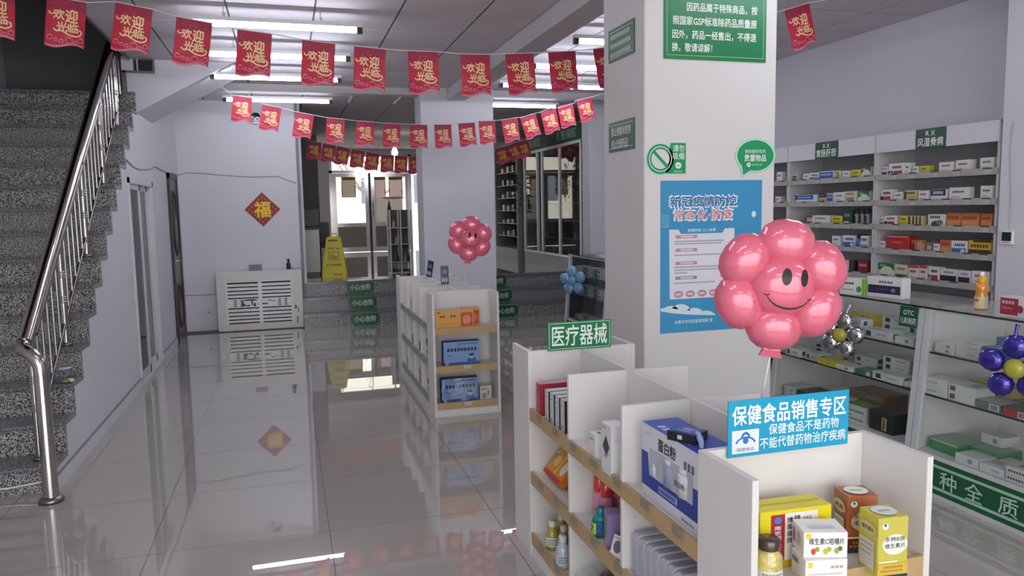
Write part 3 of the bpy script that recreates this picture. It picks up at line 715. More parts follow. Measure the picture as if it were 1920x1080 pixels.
# speech-bubble sticker
def bubble(k):
    p = []
    for i in range(40):
        a = math.radians(248)+2*PI*i/40*0.935+0.12
        p.append((0.127*k*math.cos(a), 0, 0.092*k*math.sin(a)))
    p.append((-0.085*k, 0, -0.118*k)); return p
b = MB(); b.extrude([(x, -0.0015, z) for x, y, z in bubble(1.0)], (0, 0.0012, 0), ink('8fd8b4')); b.add([(x, -0.002, z) for x, y, z in bubble(0.95)], [tuple(range(41))], ink('e5efe9')); b.add([(x, -0.0026, z) for x, y, z in bubble(0.90)], [tuple(range(41))], BR)
o = b.build('valuables_sign', None, (2.46, PY-0.0005, 1.792)); tag(o, 'green speech-bubble sticker about valuables on the near pillar', 'sign')
O = (0, -0.003, 0); b = MB(); b.text('请保管好您的', O, X, Z, -0.068, 0.012, 0.062, 0.032, WH, 0.01); b.text('贵重物品', O, X, Z, -0.07, -0.032, 0.066, 0.005, WH, 0.03)
b.disc(O, X, Z, -0.042, -0.05, 0.013, 0.012, WH, 16); b.rect(O, X, Z, -0.05, -0.052, -0.034, -0.048, BR, 0.0009); b.bars(O, X, Z, -0.022, -0.055, 0.045, -0.045, ink('7fcaa4'), 4); b.build('lettering', o)
# blue health poster
o, w, hh, O = board('health_poster', 1.89, 2.505, 0.848, 1.66, mat('poster_blue', '3d94c4', 0.4, vary=0.08, scale=2.5), 'blue and white epidemic prevention poster on the near pillar behind the balloon', 'poster', 0.002)
zz = 1.254; xx = 2.1975
b = MB()
def ol(s, xa, xb, za, zb, c1):
    b.text(s, O, X, Z, xa-xx-0.006, za-zz-0.006, xb-xx+0.006, zb-zz+0.006, ink('eef3f6'), 0.085, True, 0.0004); b.text(s, O, X, Z, xa-xx, za-zz, xb-xx, zb-zz, ink(c1), 0.03, True, 0.0010)
ol('新冠疫情防控', 1.945, 2.345, 1.522, 1.577, '2c6a9c'); ol('常态化·防疫', 1.972, 2.32, 1.452, 1.507, 'd98893'); b.build('lettering', o)
b = MB(); pw = ink('dfe0e8')
b.add([(x-xx, O[1]-0.0006, z-zz) for x, z in ((1.945, 1.03), (2.335, 1.03), (2.335, 1.402), (2.275, 1.402), (2.262, 1.378), (2.01, 1.378), (1.995, 1.402), (1.94, 1.402))], [tuple(range(8))], pw)
b.text('疫情防控 人人有责', O, X, Z, 2.05-xx, 1.388-zz, 2.22-xx, 1.404-zz, ink('e5f0f6'), 0.02)
for k, z in enumerate((1.363, 1.292, 1.222, 1.143)):
    b.rect(O, X, Z, 1.978-xx, z-zz-0.009, 2.108-xx, z-zz+0.009, ink('c98f9c' if k < 3 else '9d93a4'), 0.001); b.bars(O, X, Z, 2.01-xx, z-zz-0.005, 2.085-xx, z-zz+0.005, ink('e6e0e4'), 6, 0.0013)
for z, x2 in ((1.338, 2.27), (1.325, 2.26), (1.265, 2.26), (1.20, 2.27), (1.185, 2.27), (1.17, 2.05), (1.115, 2.22)): b.bars(O, X, Z, 1.972-xx, z-zz-0.0035, x2-xx, z-zz+0.0035, ink('8f8f9c'), 26, 0.001)
for k in range(5): b.disc(O, X, Z, 1.997+0.071*k-xx, 1.055-zz, 0.028, 0.019, ink('c48d9b'), 18, 0.001); b.bars(O, X, Z, 1.98+0.071*k-xx, 1.05-zz, 2.014+0.071*k-xx, 1.06-zz, ink('efe6ea'), 3, 0.0013)
b.text('长春市市场监督管理局 宣', O, X, Z, 1.975-xx, 0.895-zz, 2.205-xx, 0.915-zz, ink('d9e9f3'), 0.02)
cl = ink('d7e6ec')
for cx_, rx_, rz_ in ((1.95, 0.05, 0.03), (2.01, 0.06, 0.045), (2.09, 0.055, 0.03), (2.16, 0.05, 0.02)): b.disc(O, X, Z, cx_-xx, 0.965-zz-(cx_-1.95)*0.13, rx_, rz_, cl, 20, 0.0008, 0, PI)
b.add([(x-xx, O[1]-0.0009, z-zz) for x, z in ((1.892, 0.985), (1.93, 0.985), (2.22, 0.94), (2.22, 0.93), (2.08, 0.94), (1.96, 0.955), (1.892, 0.97))], [tuple(range(6, -1, -1))], cl)
b.disc(O, X, Z, 2.455-xx, 1.475-zz, 0.014, 0.017, ink('e3eaf2'), 14)
for i in range(6):
    for j in range(7): b.rect(O, X, Z, 1.895+i*0.008-xx, 1.415+j*0.010-zz, 1.8985+i*0.008-xx, 1.4185+j*0.010-zz, ink('cfe2ee'), 0.0006)
b.build('print', o)

# ------------------------------------------------------------------ island shelving units (two of a kind)
def gondola(loc, label, bays, lipside):
    Wd, Ln, Hh, t = 0.505, 1.88, 0.915, 0.018
    g = tag(empty('island_shelf', loc), label, 'shelf unit', 'white island shelving units')
    SH = [0.095, 0.372, 0.655]; cap = 0.235
    def part(name, x0, x1, y0, y1, z0, z1, m=WHITE, par=g, bev=0.0015):
        b = MB(); b.bbox(x0, x1, y0, y1, z0, z1, m, bev); return b.build(name, par)
    for y0, y1 in ((0, cap), (Ln-cap, Ln)):
        part('side_panel', 0, t, y0, y1, 0, Hh); part('side_panel', Wd-t, Wd, y0, y1, 0, Hh)
    part('back_panel', t, Wd-t, cap-t, cap, 0.0, Hh); part('back_panel', t, Wd-t, Ln-cap, Ln-cap+t, 0.0, Hh)
    part('centre_panel', Wd/2-t/2, Wd/2+t/2, cap, Ln-cap, 0.0, Hh-0.002)
    part('kick_board', t, Wd-t, 0.008, 0.022, 0.0, 0.055); part('kick_board', t, Wd-t, Ln-0.022, Ln-0.008, 0.0, 0.055)
    part('kick_board', 0.004, 0.018, cap, Ln-cap, 0.0, 0.055); part('kick_board', Wd-0.018, Wd-0.004, cap, Ln-cap, 0.0, 0.055)
    step = (Ln-2*cap)/bays
    for k in range(1, bays):
        y = cap+step*k
        for x0, x1 in ((0.004, Wd/2-t/2), (Wd/2+t/2, Wd-0.004)): part('divider', x0, x1, y-t/2, y+t/2, 0.06, Hh-0.004)
    for z in SH:
        for end in (0, 1):
            y0, y1 = (0.012, cap-t) if end == 0 else (Ln-cap+t, Ln-0.012)
            s = part('shelf', t, Wd-t, y0, y1, z-0.016, z)
            ya = 0.0 if end == 0 else Ln-0.012
            part('lip', t, Wd-t, ya, ya+0.012, z-0.040, z+0.012, TAN, s)
            if z < 0.6 and end == 0:
                part('price_holder', Wd/2-0.03, Wd/2+0.03, ya-0.004, ya, z-0.02, z+0.01, CLIP, s)
        for side in (0, 1):
            x0, x1 = (0.014, Wd/2-t/2) if side == 0 else (Wd/2+t/2, Wd-0.014)
            s = part('shelf', x0, x1, cap, Ln-cap, z-0.016, z)
            xa = 0.002 if side == 0 else Wd-0.014
            part('lip', xa, xa+0.012, cap, Ln-cap, z-0.040, z+0.012, lipside, s)
            if side == 0 and lipside is TAN:
                for q in range(7): part('price_holder', xa-0.004, xa, cap+0.07+q*0.195, cap+0.13+q*0.195, z-0.012, z+0.015, mat('price_holder_grey', '8b8474', 0.3), s)
    return g
gondola((0.97, 1.418, 0), 'white island shelf unit in front of the near pillar, holding boxes and bottles', 3, TAN)
gondola((0.985, 5.40, 0), 'white island shelf unit in front of the far pillar, orange box on top', 4, SHADELIP)

# signs standing on the near unit
def standing_sign(name, loc, w, hh, m, label, rz=0.0, rx=0.0):
    b = MB(); b.box(-w/2, w/2, -0.002, 0.002, 0, hh, m); o = b.build(name, None, loc, (rx, 0, rz)); tag(o, label, 'sign'); return o, (0, -0.0022, 0)
SB = mat('sign_blue', '1f9fc8', 0.35, vary=0.05, scale=8)
o, O = standing_sign('shelf_sign', (1.22, 1.628, 0.893), 0.362, 0.146, SB, 'blue health-food sales sign clipped to the near island shelf end')
b = MB(); b.text('保健食品销售专区', O, X, Z, -0.170, 0.082, 0.172, 0.132, ink('f1fafc'), 0.03); b.text('保健食品不是药物', O, X, Z, -0.063, 0.049, 0.150, 0.077, ink('e6f6fa'), 0.02); b.text('不能代替药物治疗疾病', O, X, Z, -0.088, 0.014, 0.172, 0.043, ink('e6f6fa'), 0.02); b.build('lettering', o)
b = MB(); b.rect(O, X, Z, -0.170, 0.009, -0.092, 0.069, ink('e3e8f1')); lg = ink('2e76b4')
b.disc(O, X, Z, -0.131, 0.046, 0.014, 0.018, lg, 20, 0.001, 0, PI, 0.62); b.disc(O, X, Z, -0.131, 0.042, 0.008, 0.009, lg, 18, 0.0014)
b.disc(O, X, Z, -0.131, 0.030, 0.031, 0.022, lg, 20, 0.0009, 0.25, PI-0.25, 0.82); b.text('保健食品', O, X, Z, -0.157, 0.014, -0.106, 0.024, ink('74808a'), 0.0, True, 0.001); b.build('logo', o)
o, O = standing_sign('shelf_sign', (1.2045, 3.053, 0.913), 0.295, 0.124, GREENB, 'green medical-devices sign on the far end of the near island shelf')
b = MB(); b.text('医疗器械', O, X, Z, -0.128, 0.018, 0.128, 0.108, ink('eef7ef'), 0.02); b.build('lettering', o)
b = MB()
for q in ((-0.142, 0.005, 0.142, 0.0075), (-0.142, 0.1165, 0.142, 0.119), (-0.142, 0.005, -0.1395, 0.119), (0.1395, 0.005, 0.142, 0.119)): b.rect(O, X, Z, *q, ink('cfe8d4'))
b.build('border_line', o)
NV = mat('card_navy', '2a3550', 0.35)
for k, (y, rz_) in enumerate(((6.90, -0.9), (6.16, -0.2))):
    o, O = standing_sign('shelf_card', (1.2375, y, 0.912), 0.066, 0.155, NV, 'small navy price card tilted on the far island shelf, %s the near end' % ('away from' if k == 0 else 'close to'), rz_, 0.0)
    if k == 0: o.rotation_euler = (0, 0.22, rz_)
    b = MB(); b.text('优惠', O, X, Z, -0.025, 0.02, 0.025, 0.05, ink('c9d0dc'), 0.02) if False else b.bars(O, X, Z, -0.026, 0.02, 0.026, 0.055, ink('b9c2d0'), 3); b.disc(O, X, Z, 0.0, 0.105, 0.02, 0.02, ink('74809a'), 14); b.build('print', o)
# ------------------------------------------------------------------ foil flower balloons
def puff(rx, rz_, th, m, wr=18, amp=0.05, nr=9, n=48, ph=0.0, power=2.4, y0=0.0):
    """puffed foil lens in the XZ plane, with a pinched crinkled rim"""
    q = MB(); vs = []; fs = []
    for side in (-1, 1):
        base = len(vs)
        for i in range(nr+1):
            rho = i/nr
            for k in range(n):
                a = 2*PI*k/n; w = amp*(rho**4)*math.sin(wr*a+ph)*0.5 + amp*0.4*(rho**6)*math.sin(2.7*wr*a)
                hgt = th*max(0.0, 1-rho**power)**0.6*(1+0.5*amp*math.sin(wr*a+ph)*rho*rho)
                r = rho*(1+w*0.5)
                vs.append((rx*r*math.cos(a), y0+side*hgt, rz_*r*math.sin(a)))
        for i in range(nr):
            for k in range(n):
                f = (base+i*n+k, base+i*n+(k+1)%n, base+(i+1)*n+(k+1)%n, base+(i+1)*n+k)
                fs.append(f if side == -1 else f[::-1])
    q.add(vs, fs, m, True); return q
PINK = mat('pink_foil', 'e06f86', 0.16, metal=0.15, coat=0.35, vary=0.02)
def smiley(loc, rz_, label, stick):
    t = tag(empty('flower_balloon', loc, (0, math.radians(7), rz_)), label, 'balloon', 'pink smiling flower balloons')
    puff(0.087, 0.084, 0.050, PINK, 26, 0.05, y0=-0.014).build('face', t)
    for k in range(6):
        a = math.radians(90+60*k); R_ = 0.111
        b = puff(0.076, 0.064, 0.048, PINK, 16, 0.06, ph=k)
        b.build('petal', t, (R_*math.cos(a)*1.02, 0.0, R_*math.sin(a)), (0, -(a-PI/2), 0))
    b = MB(); b.add([(-0.026, -0.006, -0.150), (0.026, -0.006, -0.150), (0.021, -0.012, -0.172), (0.030, -0.006, -0.192), (-0.030, -0.006, -0.192), (-0.021, -0.012, -0.172),
                     (-0.026, 0.006, -0.150), (0.026, 0.006, -0.150), (0.021, 0.010, -0.172), (0.030, 0.006, -0.192), (-0.030, 0.006, -0.192), (-0.021, 0.010, -0.172)],
                    [(0, 5, 2, 1), (5, 4, 3, 2), (6, 7, 8, 11), (11, 8, 9, 10), (0, 6, 11, 5), (5, 11, 10, 4), (1, 2, 8, 7), (2, 3, 9, 8), (4, 10, 9, 3)], PINK); b.build('neck', t)
    def fy(x, z):
        rho = min(0.99, math.hypot(x/0.087, z/0.084)); return -0.014-0.050*(1-rho**2.4)**0.6-0.0012
    for ex, ez, w in ((-0.002, 0.028, 0.0125), (0.044, 0.029, 0.0095)):
        b = MB(); b.add([(ex+w*math.cos(2*PI*k/20), fy(ex+w*math.cos(2*PI*k/20), ez+0.022*math.sin(2*PI*k/20)), ez+0.022*math.sin(2*PI*k/20)) for k in range(20)]+[(ex, fy(ex, ez), ez)], [(20, k, (k+1) % 20) for k in range(20)], mat('eye_black', '17110f', 0.45)); b.build('eye', t)
    b = MB(); P = []
    for k in range(19):
        a = math.radians(200+k*7.6); P.append((0.012+0.060*math.cos(a), 0, -0.008+0.046*math.sin(a)))
    P = [(x, fy(x, z), z) for x, y, z in P]; b.tube(P, [0.0006+0.0017*math.sin(PI*k/18) for k in range(19)], mat('eye_black'), 6)
    for e, s in ((P[0], -1), (P[-1], 1)): b.tube([(e[0]-0.007, fy(e[0]-0.007, e[2]+0.003*(s < 0)), e[2]+0.001), e, (e[0]+0.006, fy(e[0]+0.006, e[2]+0.003), e[2]+0.003)], 0.0011, mat('eye_black'), 6)
    b.build('mouth', t)
    b = MB(); b.tube([(0, 0.0, -0.185), (-0.004, 0.003, -0.30), (-0.004+stick[0], stick[1], stick[2])], 0.0035, mat('stick_white', 'd6d2d0', 0.3), 8); b.build('stick', t)
smiley((1.237, 1.70, 1.316), math.radians(-22), 'pink smiling flower balloon on a stick at the near island shelf', (0.0, 0.03, -0.46))
smiley((1.352, 5.71, 1.302), math.radians(-16), 'pink smiling flower balloon on a stick at the far island shelf', (-0.005, 0.03, -0.46))
def plain_flower(loc, rot, R_, pr, m, mc, label, n, stem=True, cr=None, th=0.6, ph=90):
    t = tag(empty('foil_flower', loc, rot), label, 'balloon')
    for k in range(n):
        a = math.radians(ph+360/n*k); puff(pr*0.95, pr, pr*th, m, 13, 0.09, 8, 40, k).build('petal', t, (R_*math.cos(a), 0, R_*math.sin(a)), (0, -(a-PI/2), 0))
    puff(cr or pr*0.75, cr or pr*0.75, pr*0.45, mc, 14, 0.05, 7, 32, y0=-pr*0.35).build('centre', t)
    if stem:
        a = math.radians(ph); b = MB(); b.tube([((R_+pr*0.8)*math.cos(a), 0, (R_+pr*0.8)*math.sin(a)), ((R_+pr*1.3)*math.cos(a), 0, (R_+pr*1.3)*math.sin(a)), ((R_+pr*1.8)*math.cos(a)+0.005, 0.01, (R_+pr*1.8)*math.sin(a))], [0.010, 0.006, 0.009], m, 8); b.build('neck', t)
    return t
SILV = mat('silver_foil', 'b9b9bd', 0.13, metal=1.0, vary=0.02); OLIVE = mat('olive_foil', 'a9a53a', 0.3, coat=0.3)
plain_flower((3.145, 3.735, 0.745), (0, math.radians(4), math.radians(-62)), 0.084, 0.057, SILV, OLIVE, 'silver flower balloon with a yellow centre hanging on the counter front', 5, cr=0.042, ph=80)
PURP = mat('violet_foil', '35288f', 0.12, metal=0.35, coat=0.5)
plain_flower((3.13, 2.585, 0.77), (0, 0, math.radians(-62)), 0.098, 0.056, PURP, OLIVE, 'violet flower balloon with a yellow-green centre hanging on the counter front', 5, cr=0.045, ph=92)
plain_flower((3.09, 8.02, 0.70), (0, 0, math.radians(-50)), 0.10, 0.07, mat('pale_blue_foil', '6f9cbf', 0.15, metal=0.2, coat=0.4), mat('pale_blue_foil'), 'pale blue flower balloon hanging on the distant glass counter', 5, ph=95)

# ------------------------------------------------------------------ goods on the near island shelf
R90 = -PI/2
Z3, Z2, Z1 = 0.656, 0.373, 0.096
o = pack('supplement_box', (0.195, 0.075, 0.142), 'e0cf1c', [('F','r',0.15,0.12,0.34,0.93,'a5263c'), ('F','r',0.345,0.12,0.80,0.94,'e9e3e0'), ('F','v',0.20,0.30,0.29,0.74,'f3e9e6','南京同仁堂'), ('F','r',0.205,0.16,0.285,0.28,'f0dfe0'), ('F','e',0.245,0.83,0.05,0.06,'4a7fc0'), ('F','v',0.37,0.40,0.45,0.88,K_,'博客健牌'), ('F','v',0.47,0.17,0.55,0.90,K_,'辅酶Q软胶囊'), ('F','b',0.60,0.50,0.72,0.86,'a8a4a0',3), ('F','r',0.0,0.0,1.0,0.10,'d9b416'), ('L','b',0.3,0.45,0.7,0.6,'7a6a10',2), ('T','r',0.05,0.5,0.95,0.55,'c9b60e')], (1.148, 1.533, Z3), math.radians(-3)); tag(o, 'long yellow supplement box with a red stripe in the near shelf end', 'box')
o = pack('vitamin_box', (0.100, 0.072, 0.060), 'ece9e6', [('F','r',0.06,0.72,0.16,0.92,'e3cb18'), ('F','b',0.6,0.66,0.92,0.76,'b7a58f',3), ('F','b',0.08,0.42,0.9,0.47,'bdbbbb',14), ('F','b',0.08,0.30,0.7,0.35,'bdbbbb',10), ('F','b',0.08,0.18,0.8,0.23,'bdbbbb',12), ('L','r',0.1,0.6,0.5,0.8,'8b8b8b')], (1.158, 1.426, Z3), math.radians(-12)); tag(o, 'white vitamin box underneath another white box in the near shelf end', 'box')
o = pack('vitamin_box', (0.100, 0.078, 0.060), 'efedea', [('F','r',0.05,0.76,0.16,0.96,'e3cb18'), ('F','t',0.12,0.52,0.92,0.78,'3a3a3c','维生素C咀嚼片'), ('F','e',0.22,0.24,0.055,0.13,'c8432f'), ('F','e',0.31,0.33,0.05,0.1,'8fa53a'), ('F','e',0.50,0.25,0.055,0.12,'b9c23a'), ('F','e',0.58,0.34,0.05,0.1,'a8b93a'), ('F','e',0.75,0.28,0.055,0.12,'8fb04c'), ('F','e',0.83,0.37,0.05,0.1,'5a7a3c'), ('L','b',0.15,0.25,0.32,0.8,'6e6e70',1), ('L','b',0.45,0.3,0.75,0.8,'c4c2c2',3), ('T','r',0.2,0.3,0.8,0.5,'c9cfda')], (1.166, 1.437, Z3+0.061), math.radians(-18)); tag(o, 'white vitamin C box stacked on another white box in the near shelf end', 'box')
def tall(name, loc, rz_, base, panel_, band, txt, label):
    o = pack(name, (0.078, 0.072, 0.146), base, [('F','e',0.56,0.55,0.42,0.17,panel_), ('F','t',0.22,0.60,0.90,0.68,'3b3a36','多种B族'), ('F','t',0.22,0.49,0.90,0.57,'3b3a36','维生素片'), ('F','e',0.22,0.86,0.11,0.055,'d6eef0'), ('F','e',0.22,0.88,0.04,0.025,'39576c'), ('F','r',0.0,0.0,1.0,0.05,'2b3552'), ('F','r',0.0,0.05,1.0,0.24,band), ('F','r',0.03,0.255,0.65,0.285,'efe6c0'), ('F','b',0.2,0.16,0.85,0.20,'b77f28',7), ('F','b',0.1,0.10,0.85,0.135,'b77f28',9), ('L','e',0.5,0.76,0.44,0.11,'cdbb84'), ('L','t',0.2,0.72,0.8,0.79,'4a4436','维生素片'), ('L','r',0.12,0.10,0.85,0.58,'cfcac2'), ('L','b',0.16,0.48,0.8,0.51,'9a958e',8), ('L','b',0.16,0.40,0.8,0.43,'9a958e',8), ('L','b',0.16,0.32,0.7,0.35,'9a958e',8), ('T','e',0.5,0.5,0.38,0.38,'e3e6dc'), ('T','b',0.3,0.42,0.7,0.55,'8d9a8a',4)], loc, rz_); tag(o, label, 'box'); return o
tall('tablet_box', (1.322, 1.408, Z3), math.radians(-6), 'c9bf52', 'e6e9df', 'd3b447', '', 'gold and pale green vitamin B tablet box in the near shelf end')
tall('tablet_box', (1.352, 1.535, Z3), math.radians(-14), 'a8603a', 'd9cdb8', '5b2a22', '', 'orange-brown vitamin tablet box in the back corner of the near shelf end')
OIL = mat('golden_capsules', 'c9b865', 0.12, coat=0.8, vary=0.35, scale=60)
def bottle(name, loc, s, body, cap, lab, label, group=None, capcol=None, par=None):
    """s: scale of a 0.12 m bottle"""
    t = tag(empty(name, loc), label, 'bottle', group)
    b = MB(); b.lathe([(0.024*s, 0), (0.027*s, 0.004*s), (0.027*s, 0.068*s), (0.022*s, 0.084*s), (0.012*s, 0.094*s), (0.012*s, 0.1*s)], body, 16); b.build('body', t)
    b = MB(); b.lathe([(0.0145*s, 0.096*s), (0.015*s, 0.098*s), (0.015*s, 0.118*s), (0.013*s, 0.121*s)], cap, 14); b.build('cap', t)
    b = MB(); b.lathe([(0.0274*s, 0.016*s), (0.0274*s, 0.056*s)], lab, 16); b.f.pop(); b.f.pop(); b.m = b.m[:-2]; b.sm = b.sm[:-2]
    bl = ink('7d7f80')
    for k, zz in enumerate((0.046, 0.036, 0.027)):
        for a in (-2.2, -1.9, -1.6, -1.3, -2.5):
            b.rect((0.0277*s*math.cos(a), 0.0277*s*math.sin(a), zz*s), (-math.sin(a), math.cos(a), 0), Z, -0.003*s, -0.0025*s, 0.003*s, 0.0025*s, bl)
    b.build('label', t); return t
LABW = mat('paper_label', 'd9dad3', 0.5)
t = tag(empty('capsule_bottle', (1.035, 1.447, Z3)), 'squat bottle of golden capsules with a dark cap in the near shelf end', 'bottle')
MB().lathe([(0.029, 0), (0.032, 0.005), (0.032, 0.064), (0.022, 0.078), (0.021, 0.084)], OIL, 20).build('body', t)
MB().lathe([(0.0245, 0.082), (0.025, 0.084), (0.025, 0.104), (0.022, 0.107)], mat('dark_cap', '5b4a44', 0.2, metal=0.5), 20).build('cap', t)
b = MB(); b.lathe([(0.0324, 0.012), (0.0324, 0.038)], mat('pale_label', 'dcdfcf', 0.5), 20); b.f = b.f[:-2]; b.m = b.m[:-2]; b.sm = b.sm[:-2]
for zz in (0.030, 0.022):
    for k in range(7):
        a = -2.5+0.22*k; b.rect((0.0328*math.cos(a), 0.0328*math.sin(a), zz), (-math.sin(a), math.cos(a), 0), Z, -0.0025, -0.0022, 0.0025, 0.0022, ink('8a8f66'))
b.build('label', t)

# bay nearest the far end, top shelf
o = pack('medicine_box', (0.045, 0.13, 0.135), 'a83442', [('F','r',0.30,0.62,0.72,0.88,'d98d93'), ('F','b',0.35,0.66,0.65,0.84,'7d2430',2), ('F','r',0.50,0.30,0.80,0.58,'d98d93'), ('F','b',0.4,0.08,0.75,0.24,'e3b9bb',2), ('T','r',0.0,0.0,1,1,'d59aa2')], (1.052, 2.985, Z3), R90); tag(o, 'red medicine box standing at the far end of the near island top shelf', 'box')
for k, y in enumerate((2.885, 2.828, 2.772, 2.716)):
    o = pack('medicine_box', (0.045, 0.13, 0.128), 'c9ccce', [('F','r',0.12,0.06,0.88,0.92,'d3d6d8'), ('F','b',0.3,0.78,0.7,0.83,'555a66',3), ('F','r',0.42,0.32,0.58,0.70,'aab0b8'), ('F','b',0.35,0.12,0.65,0.22,'5d6168',2), ('R','r',0.0,0.0,1,1,'26262b'), ('L','r',0.0,0.0,1,1,'a06a72' if k == 0 else '2a2a2e'), ('T','r',0,0,1,1,'dcd9d9')], (1.056+0.002*k, y, Z3), R90); tag(o, 'slim pale grey box, %s from the red one, near island top shelf' % ORD[k], 'box', 'slim grey medicine boxes')
# middle bay, top shelf
o = pack('device_box', (0.075, 0.055, 0.165), 'dcdcde', [('F','r',0.0,0.0,1,1,'d9d9dc'), ('F','b',0.08,0.90,0.5,0.94,'8d9098',5), ('R','b',0.2,0.72,0.8,0.74,'bcbcc2',8), ('F','r',0.12,0.05,0.5,0.07,'b9bac0')], (1.0, 2.235, Z3), R90); tag(o, 'tall white device box with a dark diamond picture on the near island shelf', 'box')
b = MB(); O = (-0.0275-0.001, 0, 0); U = -Y
b.add([(-0.0292, -q[0], q[1]) for q in ((-0.028, 0.088), (0.002, 0.060), (0.028, 0.094), (0.0, 0.128))], [(0, 1, 2, 3)], ink('4a4247')); b.add([(-0.0290, -q[0], q[1]) for q in ((-0.02, 0.06), (-0.005, 0.048), (0.024, 0.07), (0.01, 0.08))], [(0, 1, 2, 3)], ink('b9b4b6')); b.build('picture', o, (0, 0, 0), (0, 0, PI/2))
o = pack('device_box', (0.055, 0.05, 0.09), 'e0e0e0', [('F','b',0.15,0.75,0.7,0.82,'8a8a90',4), ('T','r',0.3,0.4,0.7,0.6,'5d5a5c'), ('F','b',0.15,0.2,0.8,0.25,'c3c3c6',6)], (1.01, 2.385, Z3), R90); tag(o, 'small white device box beside the tall white one on the near island shelf', 'box')
# protein powder carton
t = tag(empty('protein_carton', (1.065, 1.875, Z3)), 'large blue and white protein powder carton with a window on the near island shelf', 'carton')
t.rotation_euler = (0, 0, R90)
bl, wh = '2b459c', 'd9dce6'
b = MB(); b.bbox(-0.165, 0.165, -0.06, 0.06, 0, 0.225, mat('card_'+wh, wh, 0.3, vary=0.015, scale=30), 0.002); O = (0, -0.0604, 0); B_ = ink(bl)
b.add([(-0.165, -0.0606, 0.035), (0.165, -0.0606, 0.035), (0.165, -0.0606, 0.125), (0.138, -0.0606, 0.125), (0.138, -0.0606, 0.075), (-0.115, -0.0606, 0.075), (-0.125, -0.0606, 0.14), (-0.165, -0.0606, 0.14)], [(0, 1, 5, 6), (6, 7, 0), (1, 2, 3), (1, 3, 4), (1, 4, 5)], B_)
b.rect((0, 0, 0.225), X, Y, -0.165, -0.06, 0.165, 0.06, ink('3f57b4'), 0.0006); b.build('box', t)
b = MB(); b.text('蛋白粉', O, X, Z, -0.06, 0.166, 0.045, 0.203, ink('1d2028'), 0.03); b.build('lettering', t); b = MB(); b.disc(O, X, Z, -0.125, 0.192, 0.022, 0.011, ink('b9c0d0'), 18, 0.0005, 0, PI, 0.8); b.bars(O, X, Z, 0.09, 0.16, 0.15, 0.183, ink('6a6f7a'), 3); b.bars((0, 0, 0.2256), X, Y, -0.10, -0.045, 0.10, -0.02, ink('c3cbe6'), 7)
b.rect(O, X, Z, -0.055, 0.042, 0.055, 0.062, ink('9fb0dd'), 0.0009); b.bars(O, X, Z, -0.048, 0.046, 0.048, 0.058, ink('2b459c'), 9, 0.0012); b.bars(O, X, Z, 0.08, 0.012, 0.15, 0.02, ink('8c93a4'), 5); b.build('print', t)
b = MB(); b.rect(O, X, Z, -0.112, 0.078, 0.136, 0.158, ink('b6bac6'), 0.0010); b.build('window', t)
def can(x, z0, r, hh, m, capm, txt=None):
    b = MB(); b.lathe([(r, 0), (r, hh*0.8), (r*0.86, hh*0.86)], m, 16); b.lathe([(r*0.92, hh*0.86), (r*0.92, hh), (r*0.85, hh+0.003)], capm, 16)
    if txt: b.text(txt, (0, -r-0.0005, 0), X, Z, -r*0.75, hh*0.35, r*0.75, hh*0.58, ink('33363e'), 0.02)
    return b.build('can', t, (x, -0.06+r*0.72, z0), (0, 0, 0))
CANM = mat('white_tin', 'dfe1e8', 0.3)
can(-0.085, 0.079, 0.018, 0.036, CANM, CANM); can(0.0, 0.079, 0.036, 0.074, mat('blue_tin', '9aa2bd', 0.3), CANM); can(0.085, 0.079, 0.040, 0.076, CANM, CANM, '蛋白粉')
b = MB(); b.tube([(0.03, 0.02, 0.225), (0.045, 0.0, 0.245), (0.085, -0.015, 0.25), (0.12, -0.025, 0.24), (0.13, -0.03, 0.226)], [0.005, 0.008, 0.009, 0.008, 0.005], mat('pale_blue_plastic', '9fb3d8', 0.25), 8); b.build('handle', t)
o = pack('medicine_box', (0.085, 0.07, 0.026), '273a7c', [('F','r',0.0,0.0,1,1,'15181f'), ('F','r',0.38,0.3,0.55,0.75,'c9ccd2'), ('R','r',0,0,1,1,'1b2440'), ('R','b',0.3,0.35,0.7,0.6,'7f9ad0',4), ('T','r',0.1,0.1,0.9,0.9,'4a63ae'), ('T','e',0.5,0.6,0.2,0.15,'8d9cc9'), ('T','b',0.25,0.25,0.75,0.35,'aab6da',6)], (0.99+0.05, 1.83, Z3+0.2265), math.radians(-60)); tag(o, 'small dark blue medicine box lying on the protein carton', 'box')
# second shelf, far bay: slanted orange packs; clear bag
for k, (x, y, a, c, lbl) in enumerate(((1.03, 2.925, 0.72, 'dc8a1e', 'orange medicine pack with a red base lying back on the near island second shelf'), (1.075, 2.80, 0.60, 'e59a25', 'yellow-orange medicine pack propped behind the orange one on the near island'))):
    o = pack('medicine_pack', (0.19-0.04*k, 0.035, 0.165), c, [('F','r',0,0,1,0.12,'c03127'), ('F','e',0.30,0.45,0.14,0.16,'e6c68a'), ('F','r',0.04,0.60,0.12,0.97,'e8dcc0'), ('F','b',0.05,0.64,0.11,0.94,'8a5a20',1), ('F','r',0.48,0.15,0.60,0.95,'f0b445'), ('F','e',0.8,0.4,0.14,0.2,'efe0c0'), ('R','r',0,0,1,1,'c9761a')], (x, y, Z2+0.013), R90)
    o.rotation_euler = (Matrix.Rotation(a, 3, 'Y') @ Matrix.Rotation(R90, 3, 'Z')).to_euler(); tag(o, lbl, 'pack')
o = crumple(0.055, (0.9, 1.0, 1.15), PLASTIC, 8, 3, 0.5).build('plastic_bag', None, (1.045, 2.668, Z2)); tag(o, 'crumpled clear plastic bag on the near island second shelf', 'bag')
